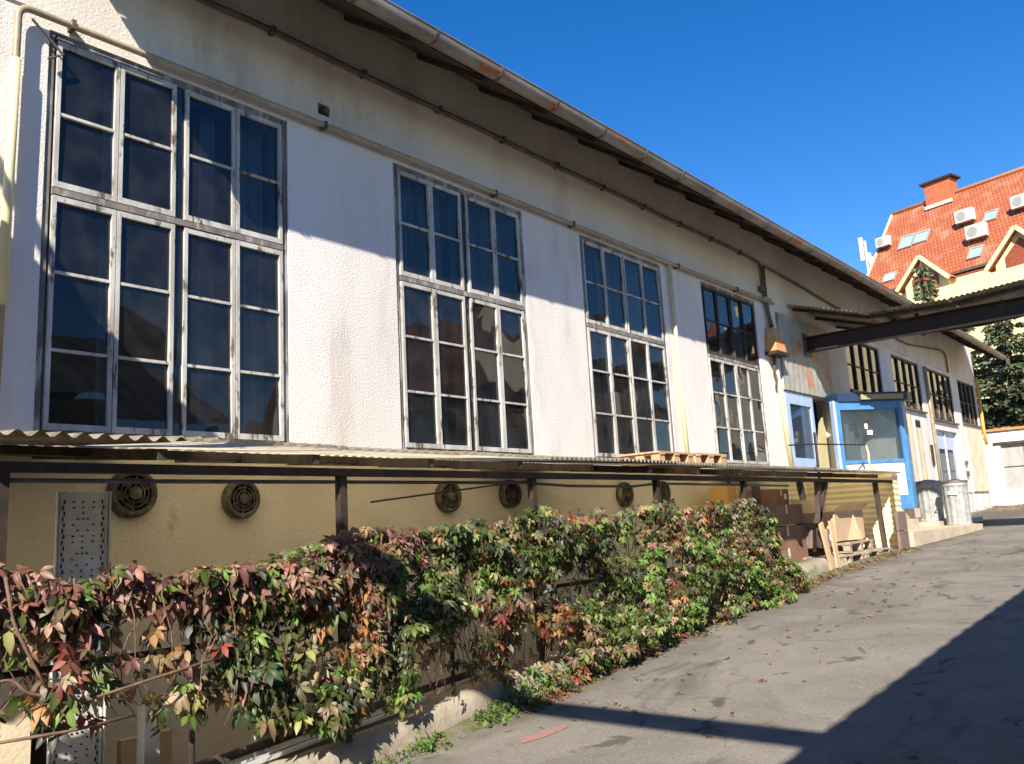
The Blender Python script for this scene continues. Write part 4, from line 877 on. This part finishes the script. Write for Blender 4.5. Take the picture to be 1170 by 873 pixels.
# ------------------------------------------------------------------ trees
def conifer(label, base, H, rad, seed, droop=.35, cols=((.05, .075, .035), (.075, .10, .045), (.035, .055, .03), (.11, .12, .06)), dens=1.0, brown=0.0):
    rnd = random.Random(seed); o = thing('conifer', label, 'tree', base, 'conifers beyond the yard end'); b = Vector(base)
    m = MB(); m.tube([b + Vector((.1 * math.sin(i), 0, H * i / 8)) for i in range(9)], [.22 * (1 - i / 8.6) for i in range(9)], 8); m.build('trunk', m_bark, o, smooth=True)
    lv, lf, lc = [], [], []; lm = MB(); z = H * .10
    while z < H * .99:
        t = z / H; R_ = rad * (1 - t) ** .75 * rnd.uniform(.8, 1.12) + .12; nb = 7 if t < .8 else 5
        for q in range(nb):
            if rnd.random() < .1: continue
            a = rnd.uniform(0, 6.28); L_ = R_ * rnd.uniform(.65, 1.15); d = Vector((math.cos(a), math.sin(a), 0))
            pts = [b + Vector((0, 0, z)) + d * L_ * s_ + Vector((0, 0, -droop * L_ * s_ ** 1.2 + .22 * L_ * s_ ** 3)) for s_ in (0, .25, .5, .75, 1)]
            lm.tube(pts, [.03, .022, .016, .01, .005], 4, cap=False)
            n_ = int(L_ * 11 * dens) + 3; shade = rnd.choice(cols)
            for k_ in range(n_):
                s_ = rnd.uniform(.12, 1.0); c_ = pts[min(3, int(s_ * 4))].lerp(pts[min(4, int(s_ * 4) + 1)], (s_ * 4) % 1)
                side = d.cross(Vector((0, 0, 1))) * rnd.uniform(-1, 1) * L_ * .28 * (1.1 - s_)
                c_ = c_ + side
                for w_ in range(5):
                    dr = (d * rnd.uniform(.2, 1) + side.normalized() * rnd.uniform(-.2, 1) * (1 if side.length > 0 else 0) + Vector((rnd.uniform(-.4, .4), rnd.uniform(-.4, .4), rnd.uniform(-.9, .15)))).normalized()
                    up = dr.cross(Vector((rnd.uniform(-1, 1), rnd.uniform(-1, 1), rnd.uniform(-1, 1)))).normalized() * .04; ln = rnd.uniform(.16, .34); i0 = len(lv)
                    lv.extend([c_ - up, c_ + dr * ln * .6 - up * 1.2, c_ + dr * ln, c_ + dr * ln * .6 + up * 1.2, c_ + up]); lf.append((i0, i0 + 1, i0 + 2, i0 + 3, i0 + 4))
                    cc = shade if rnd.random() < .7 else rnd.choice(cols)
                    if rnd.random() < brown: cc = (.16, .08, .04)
                    f_ = rnd.uniform(1.0, 2.1); lc.extend([tuple(v_ * f_ for v_ in cc)] * 5)
        z += rnd.uniform(.22, .36)
    lm.build('limbs', m_bark, o)
    cm = MB(); cm.v = lv; cm.f = lf; cm.mi = [0] * len(lf); cm.uv = [[(0, 0)] * 5] * len(lf); cm.build('crown', m_needle, o, attr=lc)
conifer('grey-green conifer at the far end of the long building', (41, 8.2, 1.4), 8.8, 2.6, 1, dens=1.5)
conifer('dense dark conifer with brown cones right of the long building', (38.2, 6.1, 1.4), 8.3, 2.5, 2, brown=.08, dens=1.5)
conifer('conifer at the right edge of the picture above the garage', (40, 4.1, 1.4), 9.4, 2.7, 3, dens=1.4)
conifer('slender spruce top rising in front of the house dormer', (43, 9.9, 1.4), 11.8, 1.9, 4, cols=((.13, .15, .08), (.10, .12, .06), (.17, .18, .10)))
conifer('slender spruce top left of the dormer just above the eave', (47, 12.9, 1.4), 11.7, 1.5, 5, cols=((.12, .13, .08), (.09, .11, .06)))
conifer('dark conifer standing behind the other conifers', (46, 6.4, 1.4), 8.3, 2.2, 6)

# ------------------------------------------------------------------ creeper
PAL = {'g': [(.052, .072, .016), (.075, .10, .02), (.032, .052, .014), (.078, .10, .028)], 'b': [(.10, .17, .03), (.13, .19, .04), (.075, .14, .026)],
       'd': [(.022, .034, .015), (.03, .032, .017), (.038, .034, .021)], 'p': [(.24, .10, .07), (.15, .065, .045), (.29, .17, .12), (.13, .06, .045)], 'r': [(.19, .042, .03), (.14, .035, .026), (.22, .075, .04)],
       'o': [(.29, .14, .05), (.30, .17, .06), (.23, .11, .045)], 'y': [(.24, .23, .07), (.20, .20, .07)], 'n': [(.17, .12, .06), (.11, .08, .042), (.23, .165, .085), (.10, .085, .04)]}
def interp(tab, x):
    for (a, va), (b, vb) in zip(tab, tab[1:]):
        if x <= b: return va + (vb - va) * max(0, x - a) / (b - a)
    return tab[-1][1]
TOP = [(-2, 1.5), (1.5, 1.52), (1.9, 1.46), (2.7, 1.44), (3.1, 1.50), (3.4, 1.58), (3.7, 1.60), (4.3, 1.60), (5.0, 1.63), (5.35, 1.74), (5.7, 1.66), (6.9, 1.66), (7.3, 1.78), (7.7, 1.68), (8.9, 1.66), (9.2, 1.74), (9.45, 1.55), (9.7, 1.25), (9.95, .95)]
BOT = [(-2, .8), (1.5, .82), (2.0, .78), (2.25, .74), (2.5, .62), (2.9, .60), (3.2, .52), (3.6, .50), (4.0, .50), (4.4, .50), (4.7, .56), (4.95, .50), (5.3, .36), (6.0, .30), (6.35, .62), (7.1, .68), (7.4, .56), (8, .58), (10.5, .70)]
def leaf(rnd, c, n_, dn, size, colr, V, F, C, nl=5):
    n_ = n_.normalized(); dn = (dn - n_ * dn.dot(n_)).normalized(); sd = n_.cross(dn)
    angs, lens = {5: ((-1.35, -.68, 0, .68, 1.35), (.62, .88, 1.0, .88, .62)), 3: ((-.8, 0, .8), (.8, 1, .8))}[nl]
    for a, l in zip(angs, lens):
        a += rnd.uniform(-.12, .12); L_ = size * l * rnd.uniform(.9, 1.1); d = dn * math.cos(a) + sd * math.sin(a); s_ = n_.cross(d); w_ = L_ * .185; cup = rnd.uniform(.02, .17) * L_; dr = rnd.choice((rnd.uniform(-.05, .2), rnd.uniform(.15, .55))) * L_
        i0 = len(V); k = .12 * L_
        V.extend([c + d * k, c + d * (k + L_ * .38) + n_ * (.06 * L_), c + d * (k + L_ * .75) - n_ * dr * .5, c + d * (k + L_) - n_ * dr, c + d * (k + L_ * .33) + s_ * w_ * .9 + n_ * cup, c + d * (k + L_ * .65) + s_ * w_ + n_ * (cup - dr * .4),
                  c + d * (k + L_ * .33) - s_ * w_ * .9 + n_ * cup, c + d * (k + L_ * .65) - s_ * w_ + n_ * (cup - dr * .4)])
        F.extend([(i0, i0 + 4, i0 + 1), (i0 + 1, i0 + 4, i0 + 5, i0 + 2), (i0 + 2, i0 + 5, i0 + 3), (i0, i0 + 1, i0 + 6), (i0 + 1, i0 + 2, i0 + 7, i0 + 6), (i0 + 2, i0 + 3, i0 + 7)])
        f_ = rnd.uniform(.7, 1.6); b_ = tuple(v_ * f_ for v_ in colr); t_ = tuple(v_ * f_ * .8 for v_ in colr); mid = tuple(min(1, v_ * f_ * 1.25) for v_ in colr)
        C.extend([mid, mid, mid, t_, b_, b_, b_, b_])
cr_ = thing('virginia_creeper', 'dense creeper with green, red and orange five-fingered leaves over the railing', 'climbing plant', (6, 4.4, .3))
rnd = random.Random(11); V, F, C = [], [], []; count = 0
def nz(x, z, a, b, o_): return noise.noise(Vector((x * a, z * b, o_)))
def pick(x, z):
    tp = interp(TOP, x); a = nz(x, z, 1.3, 1.7, 5.2) + .5 * nz(x, z, 4.5, 4.5, 2.1); b = nz(x, z, 1.6, 1.9, 11.7) + .5 * nz(x, z, 5, 5, 7.7); q = rnd.random()
    if q < .12: return rnd.choice('ropybnno')
    if q < .42: return rnd.choice('ggndnynb')
    if x < 4.1 and z > tp - .24 - .1 * a: return rnd.choice('pppppn') if b > -.25 else rnd.choice('pnggy')
    if x < 2.5: return rnd.choice('rrop') if a > .12 else (rnd.choice('gbn') if b > 0 else rnd.choice('pnd'))
    if a > .30: return rnd.choice('nnopr' if b < .1 else 'oonr')
    if a > .14: return rnd.choice('nnpdn')
    if b < -.30 or (z < tp - .85 and x > 5.2 and b < .2): return rnd.choice('bbg')
    if b > .32: return rnd.choice('ddnp')
    return rnd.choice('gggggd')
tries = 0
def tries_top(x): return interp(TOP, x) + .10 * nz(x, 0, 3.1, 0, 4.4) + .05 * nz(x, 0, 9, 0, 1.4)
while count < 9000 and tries < 110000:
    tries += 1
    x = rnd.uniform(1.0, 9.95) if rnd.random() < .8 else rnd.uniform(-1.5, 4.5); tp = tries_top(x); bt = interp(BOT, x) + .09 * nz(x, 0, 3.7, 0, 9.9)
    z = rnd.uniform(bt, tp + .03)
    fld = nz(x, z, 2.6, 2.3, 0) + .55 * nz(x, z, 6.5, 4.2, 8); t = (tp - z) / max(.1, tp - bt)
    dens = max(.06, min(1, .62 + 1.5 * fld))
    if x < 4.9:
        if t < .28: dens = max(dens, .55)
        elif x < 3.1: dens *= .55
        if x < 2.6: dens *= .26 if t > .25 else .62
        if 3.9 < x < 4.8 and t > .55: dens *= .35
    elif t < .15: dens = max(dens, .5)
    if rnd.random() > dens: continue
    base = .10 if x < 3 else (.16 if x < 5 else .24)
    depth = base * (.55 + 1.5 * max(0, fld + .25)) + (.10 if x > 7.2 else 0) * (1 - abs(t - .5)) + (.10 * t if x > 5.2 else 0)
    y = 4.44 - depth * (1 - .75 * rnd.random() ** 2.2) + (rnd.uniform(0, .12) if rnd.random() < .12 else 0)
    c = Vector((x, y, z)); nrm = Vector((rnd.uniform(-1.2, 1.0), -rnd.uniform(.25, 1), rnd.uniform(-.35, 1.2))); dn = Vector((rnd.uniform(-.45, .45), rnd.uniform(-.35, .1), -1))
    size = rnd.uniform(.065, .12) if x < 3.5 else (rnd.uniform(.05, .092) if x < 6 else rnd.uniform(.042, .082))
    leaf(rnd, c, nrm, dn, size, rnd.choice(PAL[pick(x, z)]), V, F, C, 5 if rnd.random() < .8 else 3); count += 1
lm = MB(); lm.v = V; lm.f = F; lm.mi = [0] * len(F); lm.uv = [[(0, 0)] * len(q) for q in F]; lm.build('foliage', m_leaf, cr_, attr=C, smooth=True)
m = MB()
for q in range(130):
    x = rnd.uniform(1.2, 9.8); z = interp(BOT, x) if x < 5 else tz(x) + .15; pts = []; xx = x; nseg = 8; y0_ = rnd.uniform(4.28, 4.46)
    tp = interp(TOP, x)
    for k_ in range(nseg):
        pts.append((xx, y0_ + rnd.uniform(-.03, .03), tp - (tp - z) * k_ / (nseg - 1) * rnd.uniform(.93, 1.0))); xx += rnd.uniform(-.09, .09)
    m.tube(pts, [.0045 - .0003 * k_ for k_ in range(nseg)], 5)
for pts in (((1.0, 4.32, 1.0), (1.55, 4.3, 1.05), (1.60, 4.28, .98), (1.85, 4.27, .90), (2.2, 4.27, .95), (2.6, 4.28, 1.0)), ((1.5, 4.3, 1.5), (1.53, 4.27, 1.3), (1.62, 4.26, 1.1), (1.70, 4.27, .96)), ((1.3, 4.28, .80), (1.8, 4.27, .78), (2.1, 4.28, .79)), ((8.0, 4.1, .75), (8.3, 4.12, 1.0), (8.35, 4.2, 1.3))):
    m.tube(bend(pts, .04), .008, 6)
m.build('stems', m_stem, cr_, smooth=True)

# weeds, moss and fallen leaves along the kerb: uncountable stuff
V, F, C = [], [], []
for q in range(2300):
    x = rnd.choice((rnd.gauss(4.6, .45), rnd.uniform(5.3, 7.6), rnd.gauss(6.3, .5), rnd.uniform(7.5, 10.6), rnd.gauss(9.6, .4)))
    if noise.noise(Vector((x * 2.2, 0, 2))) < -.15: continue
    y = 4.30 - abs(rnd.gauss(0, .10)); z = tz(x) + rnd.uniform(.01, .13) * (1.4 if x > 5 else .8)
    leaf(rnd, Vector((x, y, z)), Vector((rnd.uniform(-.6, .6), -.6, rnd.uniform(.3, 1))), Vector((rnd.uniform(-1, 1), rnd.uniform(-1, .3), rnd.uniform(-.4, .2))), rnd.uniform(.025, .055), rnd.choice(PAL[rnd.choice('bbbgg')]), V, F, C, 3)
lm = MB(); lm.v = V; lm.f = F; lm.mi = [0] * len(F); lm.uv = [[(0, 0)] * len(q) for q in F]
tag(lm.build('weeds', m_leaf, attr=C), 'low green weeds sprouting at the foot of the coping', 'weeds', kind='stuff')
V, F, C = [], [], []
for q in range(1500):
    x = rnd.choice((rnd.uniform(5.0, 10.5), rnd.gauss(6.6, .6), rnd.gauss(9.9, .35), rnd.gauss(5.1, .15), rnd.uniform(10.5, 15))); y = 4.27 - abs(rnd.gauss(0, .11))
    if rnd.random() < .08: y = rnd.uniform(2.5, 4.3)
    z = tz(x) + .008 + rnd.uniform(0, .03) * (y > 4.1)
    if rnd.random() < .12 and x < 8: y = rnd.uniform(4.42, 4.64); z = tz(x) + .215
    leaf(rnd, Vector((x, y, z)), Vector((rnd.uniform(-.4, .4), rnd.uniform(-.5, .2), 1)), Vector((rnd.uniform(-1, 1), rnd.uniform(-1, 1), 0)), rnd.uniform(.03, .065), rnd.choice(PAL[rnd.choice('oonnrpp')]), V, F, C, 3)
for q in range(220):
    x = rnd.uniform(28, 33); y = rnd.uniform(-1, 6); leaf(rnd, Vector((x, y, tz(x) + .02)), Vector((0, -.2, 1)), Vector((rnd.uniform(-1, 1), rnd.uniform(-1, 1), 0)), rnd.uniform(.08, .15), rnd.choice(PAL[rnd.choice('oonnrp')]), V, F, C, 3)
lm = MB(); lm.v = V; lm.f = F; lm.mi = [0] * len(F); lm.uv = [[(0, 0)] * len(q) for q in F]
tag(lm.build('fallen_leaves', m_leaf, attr=C), 'orange and brown fallen leaves scattered along the kerb', 'fallen leaves', kind='stuff')
m = MB(); xs = [3.0 + .12 * i for i in range(101)]; vs = []
for i, x in enumerate(xs):
    w0 = .10 + .16 * max(0, .5 + noise.noise(Vector((x * 1.3, 3, 9)))) * (1.6 if x > 10.3 else 1) + .03 * noise.noise(Vector((x * 9, 1, 2)))
    for j in range(6):
        t = j / 5; y = 4.345 - w0 * t; vs.append((x, y, tz(x) + .035 * (1 - t) ** 1.5 * (1 + .8 * noise.noise(Vector((x * 14, y * 14, 0)))) - (.004 if j == 5 else -.005)))
m.add(vs, [(i * 6 + j, i * 6 + j + 1, (i + 1) * 6 + j + 1, (i + 1) * 6 + j) for i in range(100) for j in range(5)])
tag(m.build('moss', m_moss, smooth=True), 'olive moss strip on the road edge below the coping', 'moss', kind='stuff')
